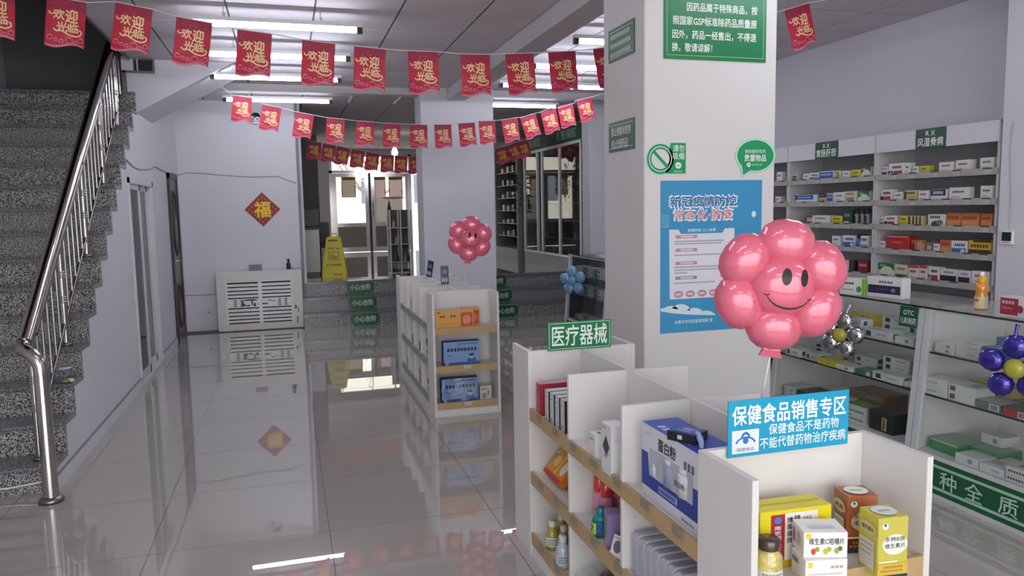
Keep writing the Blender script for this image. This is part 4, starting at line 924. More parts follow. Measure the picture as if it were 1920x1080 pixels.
# second shelf, middle bay: red spray cans, green bottle, purple box, leaning cards
RC, PKC = mat('red_cap', 'd63a34', 0.15, coat=0.5), mat('pink_can', 'd98fae', 0.25)
for k, (x, y, z) in enumerate(((1.08, 2.545-0.0, 0.0), (1.08, 2.485, 0.0), (1.14, 2.51, 0.0), (1.14, 2.45, 0.0))):
    t = tag(empty('spray_can', (x, y, Z2)), 'pink spray can with red cap, %s of four, near island second shelf' % ['front far', 'front near', 'back far', 'back near'][k], 'can', 'pink spray cans')
    MB().lathe([(0.024, 0), (0.026, 0.004), (0.026, 0.09), (0.022, 0.1)], PKC, 14).lathe([(0.0265, 0.03), (0.0265, 0.034)], mat('plum_print', '7c2d5c', 0.4), 14).build('body', t)
    MB().lathe([(0.0235, 0.1), (0.0245, 0.102), (0.0235, 0.148), (0.018, 0.155)], RC, 14).build('cap', t)
t = tag(empty('liquid_bottle', (1.015, 2.385, Z2)), 'teal bottle with a lime label on the near island second shelf', 'bottle')
TEAL = mat('teal_plastic', '1c7f86', 0.3)
MB().prism([(0.026*math.cos(a)*1.2, 0.018*math.sin(a)*1.3) for a in [2*PI*k/16 for k in range(16)]], 0.0, 0.058, mat('green_plastic', '1d8a4f', 0.3), True).lathe([(0.03, 0.058), (0.026, 0.072), (0.016, 0.08)], TEAL, 16).build('body', t)
MB().lathe([(0.0165, 0.078), (0.017, 0.08), (0.0155, 0.102), (0.013, 0.105)], TEAL, 14).build('cap', t)
b = MB(); pts = [(0.0270*math.cos(a)*1.2, 0.0187*math.sin(a)*1.3) for a in [PI*0.55+PI*0.9*k/12 for k in range(13)]]
for k in range(12):
    (a, c), (d, e) = pts[k], pts[k+1]
    b.quad((a, c, 0.012), (a, c, 0.052), (d, e, 0.052), (d, e, 0.012), ink('a8cf2a') if k < 9 else ink('2f4d9c'))
b.rect((-0.0328, 0, 0), -Y, Z, -0.010, 0.022, 0.004, 0.028, ink('2c5f3c')); b.rect((-0.0328, 0, 0), -Y, Z, -0.006, 0.033, 0.008, 0.043, ink('2c5f3c')); b.build('label', t)
o = pack('medicine_box', (0.055, 0.12, 0.125), '8a76a6', [('F','r',0.0,0.0,0.45,1,'b9a9bb'), ('F','b',0.1,0.1,0.35,0.9,'6d5c84',2), ('F','r',0.5,0.05,0.95,0.35,'d9d3d6'), ('T','r',0,0,1,1,'9d8bb5'), ('L','r',0,0,1,0.4,'b9a23c')], (1.055, 2.285, Z2), R90-0.25); tag(o, 'purple medicine box against the divider on the near island second shelf', 'box')
o = pack('medicine_box', (0.06, 0.09, 0.115), '6b2730', [('F','b',0.2,0.7,0.8,0.8,'b98a8c',4)], (1.14, 2.20, Z2), R90); tag(o, 'dark maroon box at the back of the near island second shelf', 'box')
o = pack('care_card', (0.075, 0.01, 0.07), 'dedcdc', [('F','e',0.4,0.5,0.25,0.3,'6a6468'), ('F','b',0.1,0.85,0.6,0.92,'8a868a',5)], (0.995, 2.20, Z2+0.002), R90+0.3, 0.0, rx=-0.35); tag(o, 'white printed card leaning near the front of the near island second shelf', 'card')
# second shelf, nearest bay: row of rounded white packs
def rounded(w, hh, r, n=5):
    p = []
    for cx_, cz_, a0 in ((w/2-r, hh-r, 0), (-w/2+r, hh-r, PI/2), (-w/2+r, r, PI), (w/2-r, r, 1.5*PI)):
        for k in range(n): a = a0+PI/2*k/(n-1); p.append((cx_+r*math.cos(a), 0.0, cz_+r*math.sin(a)))
    return p
TINW, TING = mat('pack_white', 'd9d6d9', 0.3), mat('pack_side', 'aeb2c2', 0.35)
for k in range(7):
    y = 2.055-0.045*k
    t = tag(empty('napkin_pack', (1.055, y, Z2), (-0.10, 0, 0)), 'rounded white soft pack, %s from the far end of the row, near island shelf' % ORD[k], 'pack', 'rounded white packs in a row')
    b = MB(); P = rounded(0.125, 0.142, 0.018); b.extrude([(x, -0.014, z) for x, _, z in P], (0, 0.03, 0), TING); b.add([(x*0.94, -0.0146, 0.004+z*0.95) for x, _, z in P], [tuple(range(len(P)))], TINW); b.add([(x*0.94, 0.0166, 0.004+z*0.95) for x, _, z in P], [tuple(range(len(P)-1, -1, -1))], TINW); b.build('body', t)
    b = MB(); O = (0, -0.0148, 0); b.disc(O, X, Z, -0.02, 0.075, 0.02, 0.026, ink('8c3550'), 16); b.disc(O, X, Z, 0.01, 0.055, 0.018, 0.012, ink('55454d'), 14); b.rect(O, X, Z, 0.02, 0.015, 0.05, 0.075, ink('b13a5e')); b.bars(O, X, Z, -0.05, 0.115, -0.035, 0.13, ink('55505a'), 2); b.build('print', t)
o = pack('medicine_box', (0.07, 0.05, 0.075), 'cfcfd3', [('F','b',0.15,0.7,0.8,0.8,'6a6c74',5), ('F','b',0.15,0.4,0.8,0.48,'9a9ca4',6), ('F','r',0.1,0.1,0.4,0.3,'55575e')], (1.005, 1.735, Z2), R90); tag(o, 'small grey-white box in front of the rounded packs on the near island second shelf', 'box')
# bottom shelf, far bay: yellow oil bottles and clear bottles
OILB = mat('yellow_oil', 'a8983c', 0.1, coat=0.8, vary=0.08); CLR = mat('clear_bottle', 'b4bcc2', 0.08, coat=0.8); CAPY = mat('cream_cap', 'ddd6bf', 0.3)
for k, (x, y) in enumerate(((1.015, 2.905), (1.045, 2.845), (1.075, 2.955), (1.105, 2.89), (1.135, 2.83))):
    bottle('oil_bottle', (x, y, Z1), 1.0, OILB, CAPY, LABW, 'small yellow oil bottle, cream cap, %s from the edge, near island bottom shelf' % ORD[k], 'yellow oil bottles')
for k, (x, y) in enumerate(((1.0, 2.735), (1.045, 2.665))):
    bottle('alcohol_bottle', (x, y, Z1), 1.08, CLR, mat('clear_cap', 'c9cfd4', 0.2), mat('silver_label', 'c2c8cd', 0.4), 'clear bottle with a pale label, %s, near island bottom shelf' % ['at the shelf edge', 'set further back'][k], 'clear bottles')
o = crumple(0.062, (0.9, 1.2, 0.7), PLASTIC, 21, 3, 0.5).build('plastic_bag', None, (1.02, 2.50, Z1)); tag(o, 'clear plastic bag on the near island bottom shelf', 'bag')
o = crumple(0.07, (0.9, 1.1, 0.9), mat('dark_print_film', '6e5b60', 0.3, vary=0.7, scale=25), 5, 3, 0.5).build('soft_pack', None, (1.06, 2.365, Z1)); tag(o, 'crumpled dark printed pack on the near island bottom shelf', 'pack')

# ------------------------------------------------------------------ goods on the far island shelf
def far_orange(loc, w, rz_, label):
    o = pack('gift_box', (w, 0.06, 0.135), 'd9a150', [('F','r',0.66 if w > 0.2 else 0.1,0.1,0.97 if w > 0.2 else 0.95,0.85,'cf4b3a'), ('F','e',0.815 if w > 0.2 else 0.52,0.46,0.11 if w > 0.2 else 0.33,0.27,'e58a72'), ('F','b',0.12,0.62,0.27,0.74,'6a4520',2), ('F','b',0.40,0.62,0.55,0.74,'6a4520',2), ('F','r',0.15,0.25,0.5,0.28,'b98035'), ('F','r',0.04,0.86,0.14,0.92,'8a3a22')] if w > 0.2 else [('F','r',0.1,0.1,0.95,0.85,'cf4b3a'), ('F','e',0.52,0.46,0.33,0.27,'e58a72')], loc, rz_); tag(o, label, 'box')
far_orange((1.155, 5.455, Z3), 0.29, 0.0, 'wide orange gift box with a red seal on the far island top shelf')
far_orange((1.30, 5.54, Z3), 0.13, 0.08, 'narrower orange box with a red seal behind the wide orange gift box')
def bluebox(loc, label, par=None):
    o = pack('test_kit_box', (0.275, 0.07, 0.18), '7f9fd0', [('F','r',0,0,1,0.14,'3f5b94'), ('F','b',0.10,0.60,0.94,0.74,'20304f',9), ('F','b',0.40,0.88,0.96,0.93,'38507c',10), ('F','b',0.10,0.42,0.25,0.46,'38507c',3), ('F','b',0.10,0.28,0.55,0.31,'7089b5',8), ('F','e',0.77,0.20,0.13,0.14,'3a6aa8'), ('F','e',0.77,0.36,0.06,0.09,'d9b99b'), ('F','e',0.77,0.43,0.075,0.06,'27334c'), ('F','r',0.06,0.04,0.12,0.13,'9fb8dc'), ('L','r',0,0,1,1,'2d3750'), ('T','r',0,0,1,1,'31394f')], loc, 0.0); tag(o, label, 'box'); return o
bluebox((1.205, 5.47, Z2), 'blue test kit box on the far island middle shelf')
bluebox((1.185, 5.47, Z1), 'blue test kit box in clear wrap on the far island bottom shelf')
o = crumple(0.13, (1.15, 0.07, 0.72), PLASTIC, 31, 4, 0.12).build('plastic_wrap', None, (1.19, 5.422, Z1+0.004)); tag(o, 'clear plastic wrap in front of the bottom blue test kit box', 'wrap')
o = pack('medicine_box', (0.09, 0.05, 0.105), 'cfcabf', [('F','b',0.1,0.7,0.6,0.85,'7a7a70',4), ('F','e',0.35,0.3,0.2,0.2,'8a8f80'), ('F','e',0.7,0.5,0.12,0.2,'9a8f7a')], (1.385, 5.47, Z1), 0.05); tag(o, 'small white box beside the wrapped blue box on the far island', 'box')
yb = [5.40+0.235+0.3525*k for k in range(5)]
far_goods = [(6.55, Z3, 0.05, 0.115, 'd6d6d8', '2c2c30', 'white box with a dark label on the far island top shelf'), (5.80, Z2, 0.10, 0.19, 'd9d9db', '2b2b2e', 'tall white and black box on the far island middle shelf near its end'), (6.16, Z2, 0.06, 0.075, '4b4b50', '2a2a2e', 'dark grey box on the far island middle shelf'), (6.52, Z2, 0.06, 0.075, '2b2b2f', '55555a', 'black box on the far island middle shelf toward its far end'), (5.80, Z1, 0.07, 0.135, 'd6d2d0', '2b2b2e', 'white box with black marks on the far island bottom shelf'), (6.12, Z1, 0.05, 0.11, '9c4a45', '7a3030', 'red box on the far island bottom shelf'), (6.20, Z1, 0.06, 0.12, 'b9b0a8', '7d746c', 'beige box beside the red one on the far island bottom shelf'), (6.86, Z1, 0.05, 0.09, '3a3a3e', '202024', 'black box on the far island bottom shelf at its far end')]
for y, z, w, hh, c1, c2, lbl in far_goods:
    o = pack('medicine_box', (w, 0.08, hh), c1, [('F','r',0.15,0.55,0.85,0.85,c2), ('F','b',0.2,0.2,0.8,0.35,c2,3)], (1.05, y, z), R90); tag(o, lbl, 'box')
# ------------------------------------------------------------------ wall shelving on the right
SHZ = [1.715, 1.52, 1.337, 1.152, 0.948]
SHELFM = mat('shelf_white', 'c9c8ca', 0.45, vary=0.02); BACKM = mat('shelf_back', 'c0bfc4', 0.55, vary=0.03, scale=2)
def wall_shelf(y0, y1, label, sign):
    u = tag(empty('medicine_shelf', (4.42, (y0+y1)/2, 0)), label, 'shelf unit', 'white wall shelving'); hw = (y1-y0)/2; c = -(y0+y1)/2
    def part(name, *a, m=SHELFM, par=u):
        b = MB(); b.box(*a, m); return b.build(name, par)
    part('side_panel', 0, 0.38, -hw, -hw+0.02, 0, 2.04); part('side_panel', 0, 0.38, hw-0.02, hw, 0, 2.04)
    part('back_panel', 0.35, 0.37, -hw+0.02, hw-0.02, 0.75, 2.04, m=BACKM)
    part('header_board', -0.012, 0.02, -hw+0.002, hw-0.002, 1.905, 2.04, m=WALL); part('top_panel', 0.0, 0.38, -hw, hw, 2.03, 2.042, m=WALL)
    part('base_cabinet', -0.02, 0.36, -hw+0.002, hw-0.002, 0.06, 0.77)
    for k, z in enumerate(SHZ):
        s = part('shelf', 0.004, 0.35, -hw+0.02, hw-0.02, z-0.018, z)
        part('lip', -0.008, 0.004, -hw+0.003, hw-0.003, z-0.022, z+0.022, m=mat('shaded_shelf_lip', 'aaa59d', 0.45, vary=0.05, scale=8), par=s)  # lip colour greyed to hold the shade on the wall shelves
        rnd = random.Random(int(y0*10)*7+k); q = -hw+0.05
        while q < hw-0.1:
            part('price_holder', -0.012, -0.008, q, q+0.055, z-0.02, z+0.016, m=CLIP, par=s); part('price_tab', -0.014, -0.012, q-0.005, q+0.06, z+0.014, z+0.024, m=mat('tab_dark', '4b4a48', 0.4), par=s); q += rnd.uniform(0.12, 0.24)
    return u
BAYS = [('A', 3.835, 4.905, 'white wall shelf unit with a joint medicine sign, nearest the thermometer'), ('B', 4.91, 5.98, 'white wall shelf unit with a stomach and liver sign, right beside the near pillar'), ('C', 5.985, 7.05, 'white wall shelf unit mostly hidden behind the near pillar')]
for n_, a, c, l in BAYS: wall_shelf(a, c, l, n_)
def rx(y0, y1, t2, label):
    b = MB(); b.box(-0.004, 0, -(y1-y0)/2, (y1-y0)/2, -0.07, 0.07, mat('rx_green', '10452d', 0.35)); o = b.build('shelf_sign', None, (4.407, (y0+y1)/2, 1.972)); tag(o, label, 'sign')
    O = (-0.0043, 0, 0); b = MB(); w = (y1-y0)/2
    b.text('R X', O, -Y, Z, -0.04, 0.018, 0.04, 0.052, WH, 0.02); b.text(t2, O, -Y, Z, -w*0.86, -0.055, w*0.86, 0.005, WH, 0.03); b.build('lettering', o)
rx(4.248, 4.51, '风湿骨病', 'dark green rheumatism sign on the wall shelf header'); rx(5.322, 5.602, '胃肠肝胆', 'dark green stomach and liver sign on the wall shelf header')
STY = {  # base colour, front prints, words
 'w': ('dcdad8', [('F','b',0.2,0.62,0.8,0.76,'4a4a4e',6), ('F','b',0.15,0.3,0.6,0.38,'a5a4a6',6)], 'white'),
 'wd': ('cfcdc9', [('F','r',0.12,0.08,0.9,0.5,'3d3f3a'), ('F','b',0.15,0.72,0.85,0.84,'77757a',6)], 'white and dark grey'),
 'wr': ('dedad8', [('F','r',0.0,0.02,0.28,0.45,'2c2628'), ('F','r',0.32,0.05,0.85,0.45,'9c3448'), ('F','e',0.14,0.24,0.07,0.14,'d9cfcf'), ('F','b',0.25,0.62,0.82,0.8,'2f2f33',6)], 'white and maroon'),
 'wm': ('dedad8', [('F','r',0.0,0.02,0.25,0.5,'3a2c30'), ('F','r',0.27,0.05,0.85,0.48,'a03a50'), ('F','b',0.22,0.64,0.85,0.82,'333337',6)], 'white and red'),
 'y': ('cfc23c', [('F','r',0.1,0.1,0.9,0.5,'b9a92a'), ('F','b',0.2,0.6,0.8,0.78,'5a5a20',4)], 'yellow'),
 'yc': ('c9bd7c', [('F','r',0.0,0.1,0.2,0.9,'6a3030'), ('F','b',0.25,0.68,0.9,0.86,'4a3c2c',5), ('F','r',0.3,0.15,0.9,0.5,'b3a965')], 'pale yellow'),
 'nw': ('d9dade', [('F','r',0.02,0.5,0.95,0.98,'26304f'), ('F','b',0.18,0.62,0.82,0.84,'cfd4e0',6)], 'navy and white'),
 'wn': ('d4d4d8', [('F','r',0.0,0.02,0.9,0.42,'34426a'), ('F','e',0.15,0.24,0.1,0.15,'c9cfdc'), ('F','b',0.25,0.62,0.8,0.76,'4d5164',5)], 'white and blue-grey'),
 'br': ('c9b88c', [('F','r',0.02,0.0,0.14,0.95,'3b2c20'), ('F','r',0.3,0.0,0.42,0.95,'3b2c20'), ('F','r',0.55,0.0,0.66,0.95,'3b2c20'), ('F','r',0.8,0.0,0.92,0.95,'3b2c20')], 'tan and brown striped'),
 'wb': ('dad8d5', [('F','e',0.5,0.28,0.3,0.24,'4a4848'), ('F','e',0.7,0.4,0.2,0.18,'77736f'), ('F','b',0.15,0.70,0.75,0.88,'2a2a2c',5)], 'white with black ink picture'),
 'o': ('c9713f', [('F','b',0.08,0.62,0.92,0.8,'7c3a1c',6), ('F','r',0.05,0.1,0.95,0.5,'d58a58'), ('F','r',0.0,0.88,1,0.95,'a9562a')], 'orange'),
 'r': ('b3262c', [('F','b',0.25,0.5,0.75,0.65,'d0605c',6), ('F','r',0.02,0.9,0.98,0.98,'d38a86')], 'large red'),
 'ob': ('b06a45', [('F','e',0.15,0.45,0.13,0.3,'7a2f28'), ('F','r',0.5,0.1,0.58,0.85,'d9c9b0'), ('F','r',0.66,0.15,0.72,0.9,'d9c9b0'), ('F','r',0.8,0.1,0.9,0.7,'cfa98a')], 'copper-brown'),
 'g': ('7d756e', [('F','b',0.2,0.3,0.8,0.6,'c9c2ba',3), ('F','r',0,0.85,1,1,'3c3836')], 'grey-brown'),
 'wbl': ('d9dbe0', [('F','r',0.05,0.05,0.95,0.48,'2f63b4'), ('F','e',0.75,0.27,0.15,0.16,'c3d3ea'), ('F','b',0.25,0.62,0.9,0.8,'2c3550',5)], 'white and blue'),
 'yb': ('d0a92c', [('F','r',0.0,0.0,1,0.42,'4d2c1c'), ('F','b',0.1,0.55,0.9,0.75,'6a3c18',6), ('F','r',0.2,0.88,1,1,'33241c')], 'yellow and brown'),
 'gw': ('d7ddd3', [('F','r',0.0,0.5,1.0,1.0,'1f6a40'), ('F','e',0.55,0.42,0.4,0.35,'cfd9c6'), ('F','b',0.1,0.75,0.5,0.88,'a9c9b0',4)], 'green and white'),
 'c': ('cfc9b2', [('F','r',0.0,0.05,1.0,0.3,'4c4436'), ('F','b',0.15,0.62,0.85,0.78,'6c654c',5)], 'cream'),
 'wrt': ('d9d5d0', [('F','r',0.0,0.82,1.0,1.0,'b8363e'), ('F','b',0.2,0.5,0.8,0.68,'6b2c30',4), ('F','r',0.2,0.2,0.7,0.25,'a5a09c')], 'red-topped white'),
 'wk': ('d9d8d8', [('F','r',0.0,0.1,0.95,0.55,'26262a'), ('F','b',0.2,0.7,0.8,0.84,'7a7a80',5)], 'white and black'),
 'kw': ('cfcdcb', [('F','r',0.0,0.05,0.9,0.8,'2b2a2c'), ('F','e',0.4,0.5,0.1,0.2,'c9c7c5'), ('F','r',0.6,0.3,0.8,0.6,'8a8886')], 'black and white'),
 'bl': ('cfd6e6', [('F','r',0.02,0.05,0.95,0.9,'2b53b0'), ('F','b',0.1,0.55,0.85,0.75,'9fb5e2',6)], 'bright blue'),
 'yg': ('cdd0a4', [('F','e',0.5,0.5,0.3,0.35,'8c9a3c'), ('F','b',0.1,0.8,0.7,0.9,'5b6030',4)], 'pale green'),
 'bw': ('d6d8e0', [('F','r',0.05,0.5,0.85,0.95,'2e4c9c'), ('F','r',0.0,0.0,0.05,1.0,'7a2838'), ('F','e',0.4,0.2,0.03,0.1,'2e4c9c'), ('F','e',0.75,0.2,0.04,0.1,'2e4c9c'), ('F','b',0.15,0.65,0.75,0.8,'b9c6e6',8)], 'long blue and white'),
 'kt': ('c3ae7c', [('F','r',0.0,0.62,1.0,1.0,'241f1c'), ('F','e',0.6,0.25,0.2,0.15,'7d6a3c'), ('F','b',0.2,0.74,0.8,0.88,'8c8470',4)], 'black and tan'),
 'cg': ('cbc6b4', [('F','r',0.08,0.1,0.75,0.5,'8a906a'), ('F','b',0.1,0.72,0.75,0.85,'5c5a4c',6)], 'beige and olive'),
 'dg': ('2b4434', [('F','r',0.1,0.05,0.7,0.3,'c9ccc4'), ('F','b',0.2,0.6,0.8,0.8,'8ca898',4)], 'dark green'),
 'wt': ('d3d8d8', [('F','r',0.05,0.05,0.95,0.35,'7ba9a0'), ('F','b',0.15,0.62,0.8,0.8,'3a4a4a',5)], 'white and teal'),
 'wp': ('d9c9c4', [('F','b',0.1,0.6,0.8,0.8,'8a3a40',4), ('F','e',0.7,0.3,0.1,0.15,'5b3034')], 'pinkish white'),
 'kb': ('2c2422', [('F','r',0.4,0.0,0.55,1,'7a5c4c'), ('F','r',0.8,0.0,0.95,1,'5c463c')], 'dark brown striped'),
 'm': ('7c2a32', [('F','b',0.15,0.55,0.85,0.75,'c99a98',5), ('F','r',0.0,0.0,1,0.12,'5a1c24')], 'maroon'),
}
BN = {'A': 'joint medicine', 'B': 'stomach and liver', 'C': 'half-hidden'}
SN = ['top', 'second', 'third', 'fourth', 'fifth']
SHELF = [
('A', 0, [(4.941, 4.817, 0.063, 'wd'), (4.81, 4.648, 0.08, 'wr'), (4.649, 4.601, 0.077, 'w'), (4.576, 4.517, 0.047, 'w'), (4.51, 4.427, 0.046, 'y'), (4.34, 4.216, 0.061, 'w'), (4.199, 4.078, 0.067, 'w'), (4.007, 3.901, 0.07, 'w')]),
('A', 1, [(4.913, 4.758, 0.081, 'wm'), (4.749, 4.659, 0.06, 'w'), (4.647, 4.528, 0.069, 'yc'), (4.515, 4.42, 0.063, 'w'), (4.403, 4.262, 0.069, 'nw'), (4.245, 4.085, 0.077, 'w'), (3.994, 3.9, 0.081, 'w')]),
('A', 2, [(4.948, 4.838, 0.056, 'wn'), (4.836, 4.709, 0.064, 'wm'), (4.686, 4.602, 0.064, 'y'), (4.598, 4.466, 0.063, 'br'), (4.417, 4.266, 0.075, 'wb'), (4.254, 4.137, 0.082, 'o'), (4.134, 3.993, 0.082, 'o'), (3.981, 3.893, 0.079, 'o')]),
('A', 3, [(4.94, 4.815, 0.051, 'w'), (4.794, 4.569, 0.097, 'r'), (4.564, 4.429, 0.072, 'ob'), (4.424, 4.366, 0.071, 'g'), (4.36, 4.304, 0.051, 'w'), (4.302, 4.212, 0.08, 'o'), (4.209, 4.076, 0.078, 'wbl'), (4.065, 3.89, 0.086, 'yb')]),
('A', 4, [(4.898, 4.715, 0.086, 'gw'), (4.708, 4.589, 0.083, 'c'), (4.583, 4.482, 0.085, 'wrt'), (4.479, 4.401, 0.09, 'wrt'), (4.395, 4.294, 0.089, 'wr'), (4.29, 4.143, 0.081, 'wk'), (4.138, 4.038, 0.078, 'wk'), (4.033, 3.893, 0.084, 'w')]),
('B', 0, [(6.049, 5.905, 0.057, 'kw'), (5.818, 5.732, 0.052, 'w'), (5.728, 5.606, 0.056, 'wbl'), (5.599, 5.415, 0.061, 'bl'), (5.405, 5.329, 0.057, 'yg'), (5.316, 5.222, 0.05, 'w'), (5.216, 5.107, 0.054, 'y'), (5.103, 4.99, 0.07, 'gw')]),
('B', 1, [(6.02, 5.919, 0.044, 'w'), (5.907, 5.61, 0.06, 'bw'), (5.598, 5.5, 0.068, 'kt'), (5.494, 5.418, 0.065, 'bl'), (5.415, 5.275, 0.074, 'w'), (5.27, 5.135, 0.078, 'cg'), (5.129, 4.998, 0.074, 'gw')]),
('B', 2, [(5.749, 5.669, 0.04, 'wd'), (5.663, 5.442, 0.063, 'w'), (5.431, 5.3, 0.059, 'y'), (5.293, 5.186, 0.101, 'dg')]),
('B', 3, [(5.42, 5.32, 0.076, 'w'), (5.291, 5.141, 0.085, 'wbl'), (5.085, 4.992, 0.086, 'wt')]),
('B', 4, [(5.307, 5.209, 0.081, 'wp'), (5.202, 5.143, 0.086, 'kb'), (5.107, 4.988, 0.092, 'm')]),
('C', 0, [(6.199, 6.112, 0.087, 'w')]),
('C', 1, [(6.212, 6.134, 0.054, 'w')]),
]
for bay, k, items in SHELF:
    lo_, hi_ = [(a, c) for n_, a, c, l in BAYS if n_ == bay][0]
    for i, (ya, yb_, h_, s) in enumerate(items):
        ya, yb_ = min(ya, hi_-0.023), max(min(yb_, hi_-0.06), lo_+0.023); base, pr, words = STY[s]; w = abs(ya-yb_)-0.004; hh = max(0.06, h_+0.022)
        o = pack('medicine_box', (w, 0.055 if w < 0.2 else 0.08, hh), base, pr, (4.475, (ya+yb_)/2, SHZ[k]), R90)
        lab = '%s medicine box, %s from left, %s row, %s shelves' % (words, ORD[i], SN[k], BN[bay])
        tag(o, lab, 'box', 'medicine boxes on the wall shelves')
# dark and blue bottles of the stomach shelf
for k, y in enumerate((5.155, 5.095, 5.035)):
    o = MB().lathe([(0.020, 0), (0.022, 0.004), (0.022, 0.085), (0.014, 0.1)], mat('grey_label', '8a8c8a', 0.4), 14).lathe([(0.0165, 0.1), (0.017, 0.102), (0.017, 0.135), (0.014, 0.138)], BLACK, 14).box(-0.0225, -0.021, -0.008, 0.008, 0.02, 0.085, BLACK).build('medicine_bottle', None, (4.47, y, SHZ[2]))
    tag(o, 'slim grey bottle with a black cap, %s from left, third row, stomach and liver shelves' % ORD[k], 'bottle', 'black-capped bottles')
for k, (x, y) in enumerate(((4.46, 5.115), (4.51, 5.15), (4.51, 5.10))):
    o = MB().lathe([(0.018, 0), (0.02, 0.004), (0.02, 0.07), (0.012, 0.088)], mat('blue_bottle', '2a63b0', 0.2, coat=0.4), 14).lathe([(0.0125, 0.088), (0.0125, 0.115)], BLACK, 14).build('medicine_bottle', None, (x, y, SHZ[3]))
    tag(o, 'blue bottle with a black cap, %s, fourth row, stomach and liver shelves' % ['in front', 'back left', 'back right'][k], 'bottle', 'blue bottles')
# thermometer on the near wall pier
t = tag(empty('wall_thermometer', (4.384, 3.715, 1.29)), 'small white digital thermometer on the right pier', 'thermometer')
b = MB(); b.bbox(-0.018, 0, -0.042, 0.042, -0.042, 0.042, EDGE, 0.004); b.build('case', t)
b = MB(); b.box(-0.020, -0.018, -0.032, 0.032, -0.022, 0.034, mat('lcd', '2b2d31', 0.15)); b.build('screen', t)
b = MB(); b.bars((-0.0185, 0, 0), -Y, Z, -0.025, -0.036, 0.025, -0.028, ink('8a8a8c'), 4); b.build('button', t)
b = MB(); b.tube([(0, 0.0, 0.042), (-0.003, 0.0, 0.3), (-0.003, 0.02, 0.55), (-0.003, 0.005, 0.72)], 0.0025, mat('pale_cable', 'b5b5b9', 0.6), 5); b.build('cable', t)

# ------------------------------------------------------------------ glass display counters
CT = 0.978
def counter(y0, y1, label, bandtext, oth=None):
    c = tag(empty('display_counter', (3.15, (y0+y1)/2, 0)), label, 'display counter', 'glass display counters'); hw = (y1-y0)/2; OY_ = (y0+y1)/2
    def fx(z): return 0.005+(z-0.21)*0.085
    def part(name, *a, m=ALU, par=c):
        b = MB(); b.box(*a, m); return b.build(name, par)
    PNL = mat('counter_grey', '4c4c50', 0.5) if oth else WHITE
    body = part('base_box', 0.02, 0.62, -hw, hw, 0.015, 0.215, m=WHITE)
    bd = part('front_band', 0.0, 0.02, -hw+0.03, hw-0.03, 0.02, 0.205, m=GREEND)
    pale = mat('pale_stripe', 'a9cdb9', 0.4)
    for z in (0.047, 0.163): part('stripe', -0.002, 0.0, -hw+0.03, hw-0.03, z, z+0.014, m=pale, par=bd)
    for ch, y in bandtext:
        b = MB(); b.text(ch, (-0.0025, 0, 0), -Y, Z, -(y-OY_)-0.05, 0.066, -(y-OY_)+0.05, 0.154, ink('b9dcc6'), 0.012)
        b.build('lettering', bd)
    part('bottom_rail', -0.008, 0.03, -hw, hw, 0.205, 0.225); part('kick_rail', -0.004, 0.02, -hw, hw, 0.0, 0.022)
    part('deck', 0.03, 0.60, -hw+0.02, hw-0.02, 0.215, 0.222, m=PNL)
    for s in (-1, 1):
        a = s*hw-0.006-s*0.018
        b = MB(); b.add([(fx(0.0)-0.01, a-0.012, 0.0), (0.02, a-0.012, 0.0), (0.02, a+0.036-0.012, 0.0), (fx(0.0)-0.01, a+0.036-0.012, 0.0), (fx(CT)-0.008, a-0.012, CT-0.01), (fx(CT)+0.022, a-0.012, CT-0.01), (fx(CT)+0.022, a+0.024, CT-0.01), (fx(CT)-0.008, a+0.024, CT-0.01)], [(0,3,2,1),(4,5,6,7),(0,1,5,4),(1,2,6,5),(2,3,7,6),(3,0,4,7)], ALU); b.build('front_post', c)
        b = MB(); y_ = s*(hw-0.004); b.extrude([(fx(0.215)+0.012, y_, 0.215), (0.60, y_, 0.215), (0.60, y_, CT-0.012), (fx(CT)+0.01, y_, CT-0.012)], (0, s*0.004, 0), PNL); b.build('end_panel', c)  #); b.build('end_panel', c)
    part('back_panel', 0.595, 0.615, -hw, hw, 0.215, CT-0.012, m=PNL)
    part('top_rail', fx(CT)+0.0, fx(CT)+0.02, -hw, hw, CT-0.024, CT-0.012)
    p = part('glass_top', fx(CT)-0.02, 0.63, -hw, hw, CT-0.010, CT, m=GLASS); part('glass_edge', fx(CT)-0.024, fx(CT)-0.020, -hw, hw, CT-0.010, CT, m=GLASSE, par=p)
    b = MB(); b.add([(fx(0.225), -hw+0.03, 0.225), (fx(0.225), hw-0.03, 0.225), (fx(CT), hw-0.03, CT-0.024), (fx(CT), -hw+0.03, CT-0.024), (fx(0.225)+0.005, -hw+0.03, 0.225), (fx(0.225)+0.005, hw-0.03, 0.225), (fx(CT)+0.005, hw-0.03, CT-0.024), (fx(CT)+0.005, -hw+0.03, CT-0.024)], [(0,1,2,3),(7,6,5,4),(0,4,5,1),(3,2,6,7),(0,3,7,4),(1,5,6,2)], GLASS); b.build('front_pane', c)
    for z in (0.52, 0.742):
        s = part('glass_shelf', fx(z)+0.016, 0.595, -hw+0.012, hw-0.012, z-0.008, z, m=GLASS); part('glass_edge', fx(z)+0.011, fx(z)+0.016, -hw+0.012, hw-0.012, z-0.009, z+0.001, m=GLASSE, par=s)
    return c
counter(3.185, 4.42, 'glass display counter with the silver flower balloon, left of the counter joint', [('康', 3.757), ('大', 3.612), ('药', 3.45), ('房', 3.30)])
counter(1.95, 3.18, 'glass display counter with the violet flower balloon, right of the counter joint', [('品', 3.09), ('种', 2.935), ('全', 2.785), ('质', 2.60), ('量', 2.42), ('优', 2.25)])
counter(7.30, 8.46, 'distant glass display counter with a pale blue flower balloon', [], True)
